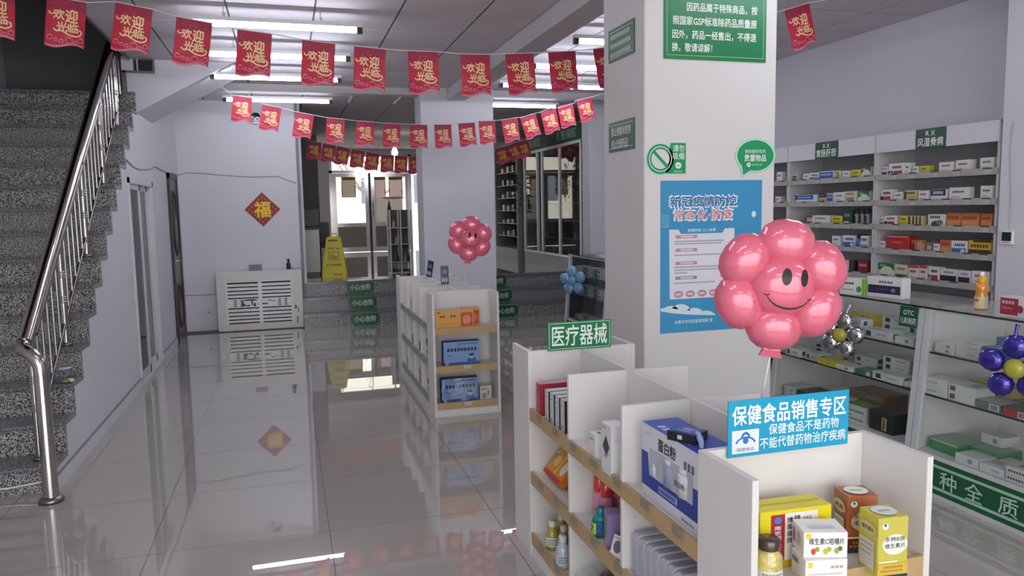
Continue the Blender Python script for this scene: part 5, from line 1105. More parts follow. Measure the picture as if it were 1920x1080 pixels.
b = MB(); b.box(-0.003, 0, -0.062, 0.062, -0.055, 0.055, mat('otc_green', '17563a', 0.35)); o = b.build('counter_sign', None, (3.205, 3.285, 0.908), (0, 0.085, 0)); tag(o, 'dark green paediatric medicine sign on the counter glass', 'sign')
b = MB(); O = (-0.0034, 0, 0); b.text('OTC', O, -Y, Z, -0.036, 0.010, 0.036, 0.035, WH, 0.02); b.text('儿科用药', O, -Y, Z, -0.055, -0.040, 0.055, -0.005, WH, 0.02); b.build('lettering', o)

# goods in the counters: (front x, y start, length, depth, height, base, style) laid flat, stacked
FL = [('F','r',0.12,0.2,0.30,0.8,'3a434a'), ('F','b',0.5,0.4,0.85,0.65,'a3a6a8',4), ('T','r',0.1,0.2,0.55,0.5,'b5b6b8'), ('R','r',0.2,0.2,0.5,0.8,'4a5258')]
FB = [('F','r',0.55,0.15,0.8,0.85,'d5d8da'), ('F','b',0.58,0.25,0.78,0.75,'50565e',4)]
def flat(x, ya, ln, dp, hh, col, prints, z, n, words, where, rz_=0.0):
    for i in range(n):
        o = pack('medicine_box', (ln, dp, hh-0.0008), col, prints, (x+dp/2, ya-ln/2, z+i*hh), R90+rz_+(0.02*i))
        tag(o, words+(', %s of stack, ' % (['bottom', 'middle', 'top'][i] if n == 3 else ['bottom', 'top'][i]) if n > 1 else ', ')+where, 'box', 'medicine boxes in the glass counters')
SW, SG = 'd3d4d2', 'c3c8c4'
U1T = 'left counter upper shelf'; U1M = 'left counter middle shelf'; U1B = 'left counter deck'
zT, zM, zB = 0.7435, 0.5215, 0.2225
flat(3.23, 4.34, 0.13, 0.09, 0.035, SW, FL, zT, 3, 'white medicine box at the left end', U1T)
flat(3.24, 4.12, 0.16, 0.09, 0.04, SW, FL, zT, 2, 'white medicine box behind the silver balloon', U1T)
flat(3.36, 3.92, 0.17, 0.10, 0.035, 'c9b23a', FB, zT, 3, 'yellow medicine box at the back', U1T)
flat(3.24, 3.82, 0.14, 0.09, 0.045, SW, FL, zT, 2, 'white box right of the silver balloon', U1T)
flat(3.235, 3.655, 0.215, 0.10, 0.05, SW, FL, zT, 1, 'long white medicine box', U1T)
flat(3.34, 3.62, 0.20, 0.10, 0.04, SG, FL, zT, 3, 'pale medicine box behind the long white one', U1T)
flat(3.235, 3.41, 0.13, 0.09, 0.04, SW, FB, zT, 1, 'white box with a barcode', U1T)
flat(3.33, 3.42, 0.17, 0.10, 0.045, 'b9cdc4', FL, zT, 3, 'pale green medicine box below the green sign', U1T)
flat(3.185, 4.305, 0.145, 0.10, 0.048, SW, FL, zM, 1, 'white box with a dark square at the left end', U1M)
flat(3.21, 4.135, 0.13, 0.10, 0.045, SW, FL, zM, 1, 'second white box from the left', U1M)
flat(3.325, 4.20, 0.25, 0.12, 0.03, SG, FL, zM, 3, 'pale box in the back left corner', U1M)
flat(3.185, 3.985, 0.15, 0.11, 0.035, 'd0c62a', FL[1:2], zM, 1, 'bright yellow medicine box', U1M)
flat(3.185, 3.825, 0.145, 0.10, 0.03, SW, FB, zM, 1, 'flat white box beside the yellow one', U1M)
flat(3.195, 3.665, 0.13, 0.10, 0.03, '3f7a4a', [('F','r',0.7,0.1,0.95,0.9,'c9cfc9')], zM, 1, 'green and white flat box', U1M)
flat(3.195, 3.525, 0.215, 0.10, 0.045, SW, FL, zM, 1, 'long white box with a dark square', U1M)
flat(3.30, 3.56, 0.19, 0.12, 0.04, SW, FL, zM, 3, 'white box in the tall pile at the back', U1M)
flat(3.31, 3.80, 0.16, 0.12, 0.04, SG, FL, zM, 2, 'pale box at the back centre', U1M)
flat(3.205, 3.30, 0.085, 0.09, 0.03, SW, FB, zM, 1, 'small white box at the right end', U1M)
flat(3.30, 3.34, 0.10, 0.11, 0.04, SG, FL, zM, 2, 'pale box at the back right', U1M)
flat(3.22, 4.36, 0.12, 0.16, 0.035, SW, FB, zB, 2, 'white box at the left end', U1B)
flat(3.21, 4.21, 0.30, 0.18, 0.075, '27492f', [('F','b',0.1,0.3,0.4,0.6,'6d8a6c',4), ('T','r',0.5,0.1,0.9,0.9,'1f3a27')], zB, 1, 'large dark green box', U1B)
flat(3.22, 3.90, 0.11, 0.12, 0.05, SW, [('F','b',0.2,0.5,0.8,0.7,'9aa0a8',4)], zB, 2, 'white box left of the pale green one', U1B)
flat(3.35, 3.88, 0.28, 0.18, 0.05, '7c6452', FL[1:2], zB, 3, 'brown box at the back', U1B)
flat(3.21, 3.76, 0.17, 0.12, 0.05, 'd5d8cc', [('F','b',0.1,0.65,0.35,0.8,'4c5048',4), ('F','b',0.05,0.2,0.95,0.4,'5c6058',9), ('T','r',0,0,1,1,'7d9c58')], zB, 2, 'white box with a green top', U1B)
flat(3.20, 3.545, 0.18, 0.13, 0.115, '20292a', [('F','r',0.55,0.1,0.75,0.75,'b9a85a'), ('F','b',0.6,0.15,0.7,0.7,'3a3a2c',1)], zB, 1, 'large black box with a gold label', U1B)
U2T = 'right counter upper shelf'; U2M = 'right counter middle shelf'; U2B = 'right counter deck'
flat(3.235, 3.135, 0.12, 0.13, 0.025, SW, FB, zT, 2, 'white flat box at the left end', U2T)
flat(3.24, 3.01, 0.14, 0.14, 0.032, SW, FL[1:3], zT, 2, 'white flat box left of the blue one', U2T)
flat(3.24, 2.86, 0.15, 0.14, 0.075, '3f68a4', [('F','r',0.05,0.15,0.3,0.55,'d5d9e2'), ('F','b',0.08,0.2,0.27,0.5,'4a4c54',5), ('T','r',0.4,0.1,0.95,0.6,'b9c3d6')], zT, 1, 'blue medicine box', U2T)
flat(3.40, 2.92, 0.24, 0.14, 0.05, '4f76b0', FL[1:2], zT, 2, 'blue box at the back', U2T)
flat(3.24, 2.70, 0.24, 0.14, 0.05, SW, FL, zT, 1, 'white box behind the violet balloon', U2T)
flat(3.195, 3.15, 0.135, 0.12, 0.045, SW, [('F','b',0.1,0.4,0.6,0.6,'9c9fa2',5)], zM, 2, 'white box at the left end', U2M)
flat(3.20, 3.005, 0.155, 0.13, 0.042, SW, [('F','r',0.06,0.2,0.26,0.8,'4d5258'), ('T','r',0.5,0.2,0.9,0.8,'a9adae')], zM, 2, 'barcoded white box left of the grey one', U2M)
flat(3.35, 3.02, 0.24, 0.14, 0.045, 'b59a66', [('T','b',0.2,0.3,0.6,0.5,'6a5530',4)], zM, 2, 'tan box at the back', U2M)
flat(3.195, 2.84, 0.135, 0.13, 0.04, '6b7570', [('F','r',0.55,0.1,0.95,0.9,'d3d6d4'), ('F','b',0.6,0.2,0.9,0.8,'40464a',5), ('T','r',0,0,1,1,'a4aaa6')], zM, 1, 'grey box with a white barcode', U2M)
flat(3.34, 2.77, 0.20, 0.12, 0.04, '77807c', FB, zM, 1, 'grey box at the back right', U2M)
flat(3.19, 2.69, 0.13, 0.13, 0.04, 'a3332f', [('F','r',0.6,0.1,0.95,0.9,'d9d3d2'), ('F','b',0.65,0.2,0.9,0.8,'40404a',4), ('T','r',0,0,1,1,'5a5e60')], zM, 1, 'red box with a white barcode', U2M)
flat(3.225, 3.13, 0.17, 0.20, 0.06, '3f8a52', [('T','r',0,0,1,1,'8aa892'), ('F','r',0,0.85,1,1,'a9c4ae')], zB, 1, 'green box at the left end', U2B)
flat(3.30, 2.955, 0.16, 0.16, 0.06, '4c8f5c', [('T','r',0,0,1,1,'8fae98')], zB, 1, 'second green box', U2B)
flat(3.40, 2.98, 0.12, 0.12, 0.05, 'd3d6d2', FB, zB+0.061, 1, 'white box standing on the green boxes', U2B)
flat(3.18, 2.93, 0.13, 0.12, 0.045, SW, FB, zB, 1, 'white box with a barcode in front of the green ones', U2B)
flat(3.18, 2.79, 0.13, 0.20, 0.04, SW, FL[1:3], zB, 1, 'white box, third from left', U2B)
flat(3.18, 2.65, 0.12, 0.18, 0.035, 'cfcfd0', [('F','b',0.1,0.3,0.9,0.6,'50545a',7), ('T','r',0.2,0.2,0.8,0.8,'8d8f94')], zB, 2, 'white box with dark lettering', U2B)
flat(3.18, 2.52, 0.15, 0.16, 0.045, 'd6c83a', [('F','b',0.2,0.3,0.8,0.6,'a3982c',4)], zB, 2, 'yellow box at the right end', U2B)
for i, (zz, n) in enumerate(((zT, 2), (zM, 2), (zB, 1))):
    for k in range(3): flat(3.24, 8.35-0.34*k, 0.22, 0.14, 0.05, ['9a9a98', '7f8a86', 'a59c90'][k], FL, zz, n, '%s box %s from left' % (['grey', 'grey-green', 'beige'][k], ORD[k]), 'distant counter %s' % ['upper shelf', 'middle shelf', 'deck'][i])
# on the glass tops
o = pack('medicine_box', (0.155, 0.085, 0.098), 'd9dcd6', [('F','b',0.1,0.62,0.6,0.76,'3c403c',5), ('F','e',0.78,0.35,0.1,0.2,'4c8a4a'), ('F','b',0.1,0.25,0.6,0.35,'9aa09a',7), ('R','r',0,0,1,1,'7db33a'), ('F','r',0.9,0.0,1.0,1.0,'7db33a')], (3.27, 3.765, CT+0.001), R90+0.35); tag(o, 'green and white box standing on the glass counter top', 'box')
o = pack('medicine_box', (0.235, 0.07, 0.115), 'dfdde0', [('F','r',0.03,0.18,0.95,0.60,'33254a'), ('F','e',0.75,0.38,0.07,0.1,'8a7aa0'), ('F','b',0.35,0.72,0.75,0.82,'5a5560',5), ('F','b',0.3,0.35,0.65,0.45,'5d4c7a',4)], (3.33, 3.57, CT+0.001), R90+0.15); tag(o, 'white and purple box standing on the glass counter top', 'box')
o = pack('medicine_box', (0.20, 0.09, 0.045), 'b0303e', [('F','b',0.2,0.4,0.7,0.6,'d98a90',4)], (3.36, 3.95, CT+0.001), R90); tag(o, 'flat crimson box on the glass counter behind the pink balloon', 'box')
t = tag(empty('drink_bottle', (3.33, 2.955, CT+0.001)), 'orange drink bottle with a white cap on the glass counter top', 'bottle')
ORB = mat('orange_drink', 'd98a35', 0.15, coat=0.7, vary=0.06)
MB().lathe([(0.028, 0), (0.031, 0.006), (0.031, 0.07), (0.026, 0.085), (0.030, 0.10), (0.031, 0.115), (0.025, 0.135), (0.018, 0.142)], ORB, 18).build('body', t)
b = MB(); b.lathe([(0.0314, 0.01), (0.0314, 0.068)], mat('cream_label', 'dcc9a6', 0.4), 18); b.f = b.f[:-2]; b.m = b.m[:-2]; b.sm = b.sm[:-2]; b.bars((-0.0318, 0, 0), -Y, Z, -0.015, 0.045, 0.015, 0.058, ink('a86a35'), 4); b.build('label', t)
MB().lathe([(0.022, 0.138), (0.023, 0.142), (0.022, 0.165), (0.016, 0.17)], mat('amber_cap', 'd9a02a', 0.3), 16).lathe([(0.011, 0.168), (0.011, 0.188), (0.009, 0.192)], EDGE, 12).build('cap', t)
o = pack('medicine_box', (0.135, 0.075, 0.092), 'd9d5d6', [('F','r',0.03,0.06,0.72,0.92,'9c2f3c'), ('F','b',0.1,0.62,0.6,0.78,'d9b3b5',4), ('F','e',0.8,0.4,0.12,0.2,'8a3a42'), ('F','b',0.1,0.35,0.5,0.45,'c98a90',5)], (3.31, 2.735, CT+0.001), R90); tag(o, 'white and red box on the glass counter top beside the pier', 'box')
o = pack('medicine_box', (0.12, 0.07, 0.075), 'dddcdc', [('F','b',0.1,0.4,0.5,0.6,'6a6a70',3)], (3.30, 2.585, CT+0.001), R90); tag(o, 'white box at the right edge of the glass counter top', 'box')
o = pack('medicine_box', (0.14, 0.12, 0.03), 'c9cbd0', [('F','b',0.1,0.3,0.8,0.6,'7a7c82',5)], (3.30, 7.62, CT+0.001), R90); tag(o, 'flat white box on top of the distant glass counter', 'box')
# ------------------------------------------------------------------ rear room
# caution stand
ys_ = tag(empty('caution_stand', (0.665, 11.64, PZ), (0, 0, math.radians(-8))), 'yellow folding caution stand at the top of the steps', 'caution sign')
def trap(y0, y1, t):
    P = [(-0.18, y0, 0.0), (0.18, y0, 0.0), (0.175, y0+(y1-y0)*0.15, 0.09), (0.105, y1, 0.585), (0.07, y1, 0.60), (-0.07, y1, 0.60), (-0.105, y1, 0.585), (-0.175, y0+(y1-y0)*0.15, 0.09)]
    b = MB(); b.extrude(P, (0, t, 0), YEL); return b
fr = trap(-0.13, -0.012, 0.012).build('front_panel', ys_); trap(0.118, 0.0, 0.012).build('rear_panel', ys_)
b = MB(); b.tube([(-0.045, 0, 0.595), (-0.045, 0, 0.64), (0.045, 0, 0.64), (0.045, 0, 0.595)], 0.008, YEL, 6); b.build('handle', ys_)
sl = math.atan2(0.118, 0.60); V_ = Vector((0, math.sin(sl), math.cos(sl))); O = (0, -0.1315, 0)
b = MB(); kk = ink('2b2a20')
b.bars(O, X, V_, -0.07, 0.535, 0.06, 0.565, kk, 4, 0.002); b.text('Watch Step', O, X, V_, -0.09, 0.415, 0.09, 0.445, kk, 0.02, True, 0.002); b.text('小心台阶', O, X, V_, -0.11, 0.165, 0.11, 0.205, kk, 0.03, True, 0.002)
for q in ((-0.075, 0.25, 0.075, 0.256), (-0.075, 0.374, 0.075, 0.38), (-0.075, 0.25, -0.069, 0.38), (0.069, 0.25, 0.075, 0.38)): b.rect(O, X, V_, *q, kk, 0.002)
b.rect(O, X, V_, -0.045, 0.29, -0.035, 0.345, kk, 0.002); b.rect(O, X, V_, -0.015, 0.285, -0.005, 0.35, kk, 0.002); b.rect(O, X, V_, -0.045, 0.275, 0.05, 0.285, kk, 0.002); b.rect(O, X, V_, 0.005, 0.30, 0.05, 0.31, kk, 0.002)
b.build('print', fr)
b = MB(); b.rect(O, X, V_, -0.01, 0.025, 0.12, 0.055, ink('a3962a'), 0.002); b.build('label', fr)
# till desk, monitor and stand
t = tag(empty('till_desk', (0.35, 12.35, PZ)), 'white till desk with a dark top on the rear floor beside the back wall', 'desk')
b = MB(); b.bbox(-0.14, 0.125, -0.35, 0.35, 0.05, 0.70, WHITE, 0.004); b.box(-0.13, 0.11, -0.33, 0.33, 0, 0.05, GREYW); b.build('body', t)
b = MB(); b.bbox(-0.15, 0.15, -0.37, 0.37, 0.70, 0.735, BLACK, 0.004); b.build('desk_top', t)
t = tag(empty('monitor', (0.375, 12.25, PZ+0.736)), 'brown-backed monitor on the till desk', 'monitor')
b = MB(); b.bbox(-0.12, 0.12, -0.03, 0.02, 0.03, 0.27, mat('brown_plastic', '4a4340', 0.4), 0.006); b.box(-0.121, 0.121, -0.032, -0.03, 0.14, 0.145, BLACK); b.build('case', t)
b = MB(); b.box(-0.03, 0.03, -0.02, 0.02, 0, 0.03, BLACK); b.box(-0.09, 0.09, -0.06, 0.06, 0, 0.008, BLACK); b.build('foot', t)
t = tag(empty('office_chair', (0.58, 12.95, PZ)), 'black chair behind the till desk', 'chair')
b = MB(); b.bbox(-0.07, 0.09, -0.03, 0.03, 0.44, 0.80, BLACK, 0.01); b.build('backrest', t)
b = MB(); b.bbox(-0.08, 0.12, -0.2, 0.2, 0.38, 0.44, BLACK, 0.01); b.build('seat', t)
for sx in (-0.07, 0.11):
    for sy in (-0.18, 0.18):
        b = MB(); b.tube([(sx, sy, 0.385), (sx, sy, 0)], 0.013, BLACK, 8); b.build('leg', t)
# entrance: steel doors with glass
EY = 18.32
e = struct(empty('door_3', (1.0, EY, PZ)))
b = MB()
for x0, x1 in ((0.0, 0.07), (1.86, 1.92), (2.56, 2.62)): b.box(x0, x1, -0.03, 0.05, 0, 2.30, STEEL)
b.box(0, 2.62, -0.03, 0.05, 1.86, 1.92, STEEL); b.box(0, 2.62, -0.03, 0.05, 2.24, 2.30, STEEL); b.build('frame', e)
b = MB(); b.box(0.07, 2.56, 0.008, 0.014, 1.92, 2.24, GLASS); b.build('pane', e)
def leaf(x0, x1, gz):
    b = MB(); s = 0.085
    b.box(x0, x0+s, -0.02, 0.03, 0.01, 1.855, STEEL); b.box(x1-s, x1, -0.02, 0.03, 0.01, 1.855, STEEL); b.box(x0+s, x1-s, -0.02, 0.03, 1.77, 1.855, STEEL); b.box(x0+s, x1-s, -0.02, 0.03, 0.01, 0.12, STEEL); b.box(x0+s, x1-s, -0.02, 0.03, gz-0.06, gz+0.03, STEEL)
    l = b.build('leaf', e); b = MB(); b.box(x0+s, x1-s, 0.0, 0.006, gz+0.03, 1.77, GLASS); b.build('pane', l)
    b = MB(); b.box(x0+s, x1-s, -0.005, 0.012, 0.12, gz-0.06, mat('brushed_panel', '6a625a', 0.35, metal=0.8, vary=0.05)); b.build('kick_panel', l)
    b = MB(); b.tube([(x1-0.04 if x0 < 0.5 else x0+0.04, -0.02, 0.85), (x1-0.04 if x0 < 0.5 else x0+0.04, -0.07, 0.88), (x1-0.04 if x0 < 0.5 else x0+0.04, -0.07, 1.15), (x1-0.04 if x0 < 0.5 else x0+0.04, -0.02, 1.18)], 0.012, STEEL, 8); b.build('handle', l)
leaf(0.07, 0.90, 0.66); leaf(0.955, 1.86, 0.66)
b = MB(); b.box(0.90, 0.955, -0.01, 0.02, 0.0, 1.86, BLACK); b.build('gap_seal', e)
b = MB(); b.box(1.92, 2.56, 0.0, 0.006, 0.02, 1.86, GLASS); b.build('pane', e)
PAPER = paper('notice_paper', 'd2ccbc'); PAPP = paper('notice_paper_pink', 'e6d6d2')
for k, (x, pm, lbl) in enumerate(((1.44, PAPER, 'notice with a yellow heading on the left entrance door'), (2.14, PAPP, 'red-framed notice on the right entrance door, left of the pair'), (2.545, PAPP, 'red-framed notice on the right entrance door, right of the pair'))):
    b = MB(); b.box(-0.165, 0.165, -0.002, 0, -0.24, 0.24, pm); o = b.build('door_notice', None, (x, EY-0.006, 2.09)); tag(o, lbl, 'notice'); O = (0, -0.0022, 0)
    b = MB(); b.rect(O, X, Z, -0.165, 0.165, 0.165, 0.24, ink('a89a20')); b.bars(O, X, Z, -0.1, 0.19, 0.1, 0.215, ink('7a5a20'), 5)
    c1 = ink('a3442f')
    for s in (-1, 1):
        b.add([(s*0.165, -0.003, 0.165), (s*0.145, -0.003, 0.10), (s*0.152, -0.003, 0.0), (s*0.138, -0.003, -0.1), (s*0.155, -0.003, -0.24), (s*0.165, -0.003, -0.24)], [(0, 1, 2, 3, 4, 5) if s < 0 else (5, 4, 3, 2, 1, 0)], c1)
    b.build('print', o)
b = MB(); b.box(-0.37, 0.37, -0.002, 0, -0.33, 0.33, paper('translucent_film', 'd8d4ce')); o = b.build('window_film', None, (2.33, EY-0.004, 1.52)); tag(o, 'pale paper sheet taped over the lower glass of the right entrance door', 'notice')
o = crumple(0.06, (4.4, 0.5, 0.5), mat('pale_ribbon', 'cfc6be', 0.6), 12).build('ribbon', None, (2.48, EY-0.07, 1.80)); tag(o, 'crumpled pale ribbon across the right entrance door', 'ribbon')
b = MB(); b.extrude([(0, 0, 0.14), (0.05, 0, -0.11), (0.0, 0, -0.14), (-0.06, 0, -0.16)], (0, 0.006, 0), mat('pennant_red', '7a2b33', 0.6)); o = b.build('pennant', None, (2.36, EY-0.12, 1.66)); tag(o, 'small dark red pennant hanging from the ribbon on the entrance door', 'pennant')
# shelf rack of small goods before the entrance
rk = tag(empty('wire_rack', (1.87, 13.1, PZ)), 'slim pale rack of small goods standing left of the far pillar', 'rack')
for sx in (-0.19, -0.01, 0.17):
    b = MB(); b.box(sx-0.012, sx+0.012, -0.17, -0.145, 0, 0.98, ALU); b.box(sx-0.012, sx+0.012, 0.145, 0.17, 0, 0.98, ALU); b.build('post', rk)
for z in (0.10, 0.40, 0.68):
    b = MB(); b.box(-0.2, 0.18, -0.165, 0.165, z-0.012, z, ALU); b.build('shelf', rk)
b = MB(); b.box(-0.2, 0.18, 0.15, 0.158, 0.05, 0.98, mat('rack_back', '6d655c', 0.7)); b.build('back_panel', rk)
for k, (x, z, c, l) in enumerate(((1.75, 0.68, 'c9c4bc', 'pale bottle on the top shelf of the slim rack'), (1.80, 0.10, '2b2724', 'dark bottle on the low shelf of the slim rack, left side'), (1.93, 0.10, 'a59c90', 'grey bottle on the low shelf of the slim rack'), (1.99, 0.10, '35302c', 'dark bottle on the low shelf of the slim rack, right side'), (1.79, 0.40, 'b5ac9c', 'beige bottle on the middle shelf of the slim rack'))):
    o = MB().lathe([(0.022, 0), (0.025, 0.005), (0.025, 0.08), (0.012, 0.1), (0.012, 0.13)], mat('bottle_'+c, c, 0.3), 12).build('small_bottle', None, (x, 13.0, PZ+z)); tag(o, l, 'bottle')
# glazed cabinets along the right of the rear floor
CX = 4.10
c = tag(empty('glass_cabinet', (CX, 11.65, 0)), 'grey glazed cabinet with a green band along the right of the rear floor', 'cabinet')
oy = -11.65
GM = mat('cabinet_grey', '8a8a8a', 0.45); 
def cp(name, *a, m=GM, par=c):
    b = MB(); b.box(*a, m); return b.build(name, par, (0, oy, 0))
y0, y1 = 10.26, 13.05
cp('plinth', 0.0, 0.60, y0, y1, PZ, 0.78, m=mat('plinth_white', 'b9b6b2', 0.5)); cp('top_box', 0.0, 0.60, y0, y1, 2.50, 2.74)
bd = cp('sign_band', -0.012, 0.0, y0, y1, 2.50, 2.735, m=mat('cabinet_green', '0f4630', 0.6))
cp('back_panel', 0.58, 0.60, y0, y1, 0.78, 2.50, m=mat('cabinet_back', '5a5856', 0.7)); cp('end_panel', 0.0, 0.58, y0, y0+0.02, 0.78, 2.5); cp('end_panel', 0.0, 0.58, y1-0.02, y1, 0.78, 2.5)
for z in (1.05, 1.32, 1.60, 1.87, 2.15): cp('shelf', 0.08, 0.58, y0+0.02, y1-0.02, z-0.012, z)
for y in (10.28, 11.18, 12.02, 12.26, 12.98): cp('post', -0.015, 0.03, y-0.02, y+0.02, 0.78, 2.47, m=ALU)
cp('bottom_rail', -0.015, 0.03, y0, y1, 0.765, 0.80, m=ALU); cp('top_rail', -0.018, 0.03, y0, y1, 2.455, 2.50, m=ALU)
for a, d in ((10.30, 11.16), (11.20, 12.0), (12.28, 12.96)): cp('pane', 0.004, 0.010, a, d, 0.80, 2.455, m=glass('cabinet_glass_%d' % int(a*10), (0.75, 0.77, 0.77), 2.2))
b = MB(); O = (-0.0125, oy, 0); cg = ink('8fb09c')
for yy_, n_ in ((11.05, 'a'), (12.66, 'b')):
    b.text('医保区', (-0.0125, 0, 0), -Y, Z, -yy_, 2.555, -yy_+0.62, 2.685, cg, 0.02)
    b.disc((-0.0125, 0, 0), -Y, Z, -yy_-0.14, 2.60, 0.06, 0.05, cg, 16, 0.0005, PI, 2*PI, 0.75); b.rect((-0.0125, 0, 0), -Y, Z, -yy_-0.16, 2.60, -yy_-0.12, 2.68, cg)
b.build('lettering', bd)
rnd = random.Random(3)
for k in range(18):
    y = rnd.choice([rnd.uniform(10.4, 11.1), rnd.uniform(11.3, 11.9), rnd.uniform(12.05, 12.22), rnd.uniform(12.4, 12.9)]); z = rnd.choice([0.79, 1.05, 1.32, 1.60, 1.87]); 
    y = 10.40+0.14*k
    o = pack('medicine_box', (0.075, 0.06, rnd.uniform(0.07, 0.13)), rnd.choice(['8a8784', '6d6f74', '9c9284', '77808a']), [('F','b',0.2,0.5,0.8,0.7,'4a4a4c',4)], (CX+0.14, y, [0.781, 1.05, 1.32, 1.60, 1.87][(k*7) % 5]), R90); tag(o, 'dim medicine box, %s from the near end, inside the grey glazed rear cabinet' % ORD[k], 'box', 'boxes inside the grey glazed cabinet')
rb = tag(empty('tinsel_decoration', (CX-0.025, 10.72, 1.92)), 'red tinsel decoration hanging on the glazed rear cabinet', 'decoration')
b = MB(); rnd = random.Random(9)
for k in range(60):
    a = rnd.uniform(0, 2*PI); z = rnd.uniform(-0.26, 0.26); r_ = 0.13*(1-abs(z)/0.34); q = (-0.03*rnd.random()-0.01, r_*math.cos(a), z)
    b.add([q, (q[0]-0.02, q[1]+rnd.uniform(-0.04, 0.04), q[2]+rnd.uniform(-0.05, 0.05)), (q[0], q[1]+rnd.uniform(-0.05, 0.05), q[2]+rnd.uniform(-0.05, 0.05))], [(0, 1, 2)], mat('tinsel_red', '9a2630', 0.3, metal=0.2))
b.build('tinsel', rb); MB().tube([(0, 0, 0.26), (0.0, 0, 0.34)], 0.004, BLACK, 5).build('hook', rb)
# open shelves further back
c = tag(empty('open_shelf', (4.05, 14.9, PZ)), 'tall open shelves of small goods at the far right of the rear floor', 'shelf unit')
def op(name, *a, m=GM):
    b = MB(); b.box(*a, m); return b.build(name, c)
BR_ = mat('shelf_brown', '8c8078', 0.6)
for y in (-1.6, -0.1, 1.5): op('side_panel', 0.0, 0.4, y-0.03, y+0.03, 0, 2.1)
op('back_panel', 0.36, 0.4, -1.6, 1.5, 0, 2.1, m=BR_); op('plinth', -0.01, 0.4, -1.6, 1.5, 0, 0.22, m=mat('plinth_white', 'b9b6b2')); op('top_panel', 0, 0.4, -1.6, 1.5, 2.08, 2.1)
for k in range(7): op('shelf', 0.02, 0.36, -1.57, 1.47, 0.45+0.24*k-0.012, 0.45+0.24*k, m=SHELFM)
rnd = random.Random(5)
for k in range(7):
    for q in range(9):
        cc = rnd.choice(['c3beb6', '5c5a58', '8c8880', 'b0a490', '3c3a3a']); y = 13.42+0.33*q+rnd.uniform(-0.03, 0.03)
        if abs(y-14.8) < 0.12: continue
        o = pack('medicine_box', (rnd.uniform(0.08, 0.16), 0.08, rnd.uniform(0.06, 0.12)), cc, [], (4.14, y, PZ+0.45+0.24*k), R90); tag(o, 'small box, %s from the near end, %s row up, far rear open shelves' % (ORD[q], ORD[k]), 'box', 'boxes on the rear open shelves')
vn = tag(empty('hanging_greenery', (3.985, 13.20, 1.86)), 'bunch of artificial green leaves hanging on the rear shelves', 'plant')
b = MB(); rnd = random.Random(2)
for k in range(70):
    z = rnd.uniform(-0.40, 0.30); a = rnd.uniform(0, 2*PI); r_ = 0.09*(1-abs(z+0.05)/0.5)+0.01; p = Vector((r_*math.cos(a), r_*math.sin(a), z)); d = Vector((math.cos(a), math.sin(a), -0.6)).normalized(); s_ = d.cross(Z).normalized()*0.022
    b.add([tuple(p), tuple(p+d*0.035+s_), tuple(p+d*0.085), tuple(p+d*0.035-s_)], [(0, 1, 2, 3)], mat('leaf_green', '3c5a2c', 0.5, vary=0.3, scale=20))
b.build('leaves', vn); MB().tube([(0, 0, -0.40), (0.0, 0, 0.32), (0.06, 0, 0.34)], 0.005, mat('stem_green', '31421f', 0.6), 6).build('stem', vn)

# small things on the stairs
t = tag(empty('glass_cup', (-1.352, 5.19, 0.515)), 'clear cup left on a stair tread beside the railing', 'cup')
MB().lathe([(0.026, 0), (0.028, 0.004), (0.036, 0.085)], PLASTIC, 16).build('body', t)
MB().lathe([(0.034, 0.083), (0.038, 0.085), (0.036, 0.089)], ALU, 16).build('rim', t)
for k, (dx, dy, cc, lb) in enumerate(((-0.03, -0.045, '3f5f6a', 'teal crumpled wrapper'), (0.012, -0.055, '8a7a4a', 'olive crumpled wrapper'), (0.035, -0.03, 'c9c4bc', 'pale crumpled wrapper'))):
    o = crumple(0.02, (1.2, 0.8, 0.6), mat('wrapper_'+cc, cc, 0.4), 40+k, 2, 0.5).build('wrapper', None, (-1.352+dx, 5.19+dy, 0.515)); tag(o, lb+' lying in front of the cup on the stair', 'wrapper')
b = MB(); b.tube([(-2.2, 4.655, 0.02), (-1.75, 4.655, 0.045), (-1.52, 4.655, 0.05), (-1.42, 4.655, 0.06), (-1.32, 4.655, 0.072)], 0.005, EDGE, 6)
o = b.build('white_cable', None, (0, 0, 0)); tag(o, 'thin white cable along the bottom stair riser', 'cable')
b = MB(); b.add([(-0.022, 0, 0.006), (-0.008, 0, -0.006), (0.006, 0, -0.010), (0.024, 0, 0.012), (0.008, 0, 0.0), (-0.006, 0, 0.004)], [(0, 1, 2, 3, 4, 5)], ink('3b3a3e'))
o = b.build('wall_mark', None, (-1.03, 10.597, 0.245)); o['kind'] = 'structure'
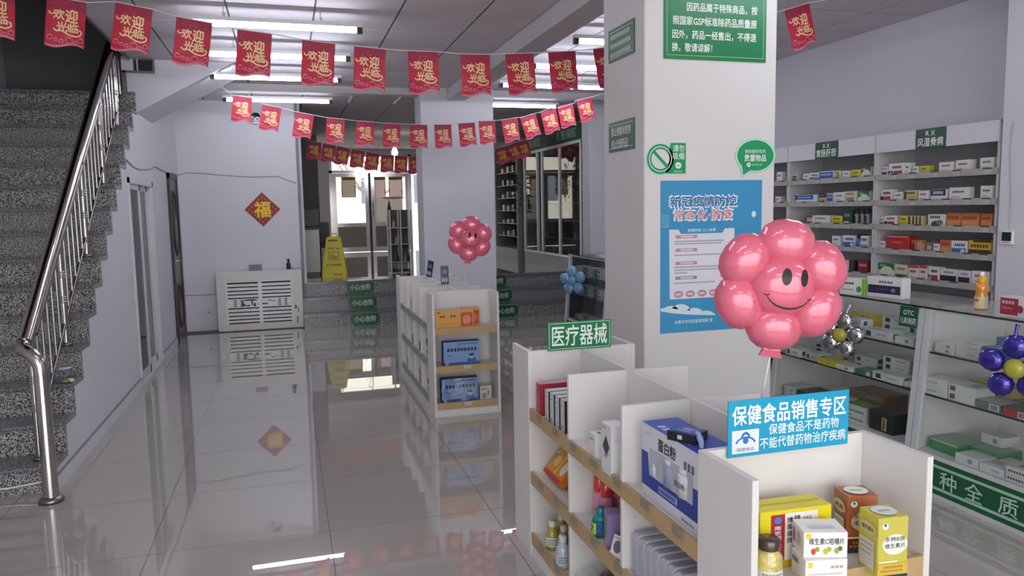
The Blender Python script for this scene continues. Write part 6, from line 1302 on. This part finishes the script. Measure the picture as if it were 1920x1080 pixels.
# ------------------------------------------------------------------ outside the entrance and the shopfront
b = MB(); b.box(-30, 30, 18.42, 70, 0.3, 0.5, mat('pale_paving', 'cfc6b8', 0.8, vary=0.06, scale=0.8)); struct(b.build('ground'))
b = MB(); b.box(-30, 30, -40, -2.52, -0.3, -0.02, mat('pale_paving', 'cfc6b8', 0.8)); struct(b.build('ground_front'))
bu = tag(empty('street_building', (4, 44, 0.5)), 'pale building across the street seen through the entrance', 'building')
b = MB(); b.box(-14, 16, 0, 8, 0, 9, mat('cream_facade', 'ece4d4', 0.8, vary=0.04)); b.build('wall', bu)
for i in range(9):
    for j in range(2):
        w_ = MB().box(-12+3*i, -10.4+3*i, -0.08, 0, 1.3+3.2*j, 3.2+3.2*j, EDGE).build('window', bu); MB().box(-11.85+3*i, -10.55+3*i, -0.10, -0.08, 1.45+3.2*j, 3.05+3.2*j, mat('window_dark', '6d7780', 0.2)).build('pane', w_)
tr = tag(empty('street_tree', (2.9, 27, 0.5)), 'bare street tree outside the entrance', 'tree')
BK = mat('bark', '8c7d6c', 0.9, vary=0.2); MB().tube([(0, 0, 0), (0.05, 0, 1.4), (0.0, 0, 2.8)], [0.14, 0.11, 0.07], BK, 8).build('trunk', tr)
rnd = random.Random(4)
for k in range(9):
    a = rnd.uniform(0, 2*PI); z = rnd.uniform(1.2, 2.6); d = Vector((math.cos(a), math.sin(a)*0.6, rnd.uniform(0.6, 1.3)))
    b = MB(); p = Vector((0.03, 0, z)); b.tube([p, p+d*0.7, p+d*1.5+Vector((0.15, 0, 0.2))], [0.04, 0.025, 0.008], BK, 6)
    for q in range(4): e_ = p+d*(0.5+0.25*q); b.tube([e_, e_+Vector((rnd.uniform(-0.5, 0.5), rnd.uniform(-0.3, 0.3), rnd.uniform(0.3, 0.7)))], [0.015, 0.005], BK, 5)
    b.build('branch', tr)
# shopfront glazing behind the camera
w_ = struct(empty('window_1', (-2.6, -2.46, 0.12)))
b = MB()
for k in range(5): b.box(1.45*k-0.03 if k else 0.0, 1.45*k+0.03, -0.03, 0.03, 0, 2.6, STEELD)
b.box(0, 5.8, -0.03, 0.03, 2.54, 2.6, STEELD); b.box(0, 5.8, -0.03, 0.03, 0, 0.06, STEELD); b.build('frame', w_)
for k in range(4):
    MB().box(1.45*k+0.03, 1.45*k+1.42, -0.003, 0.003, 0.06, 2.54, glass('shop_glass_%d' % k, (0.97, 0.98, 0.98), 1.0)).build('pane', w_)

# ------------------------------------------------------------------ link everything
for o in ALL:
    if o.name.split('.')[0] in ('print', 'corner_marks', 'ornament_print', 'scuff_marks', 'leaves', 'tinsel', 'picture_plate_marks'): o['kind'] = 'stuff'
for o in ALL: scene.collection.objects.link(o)
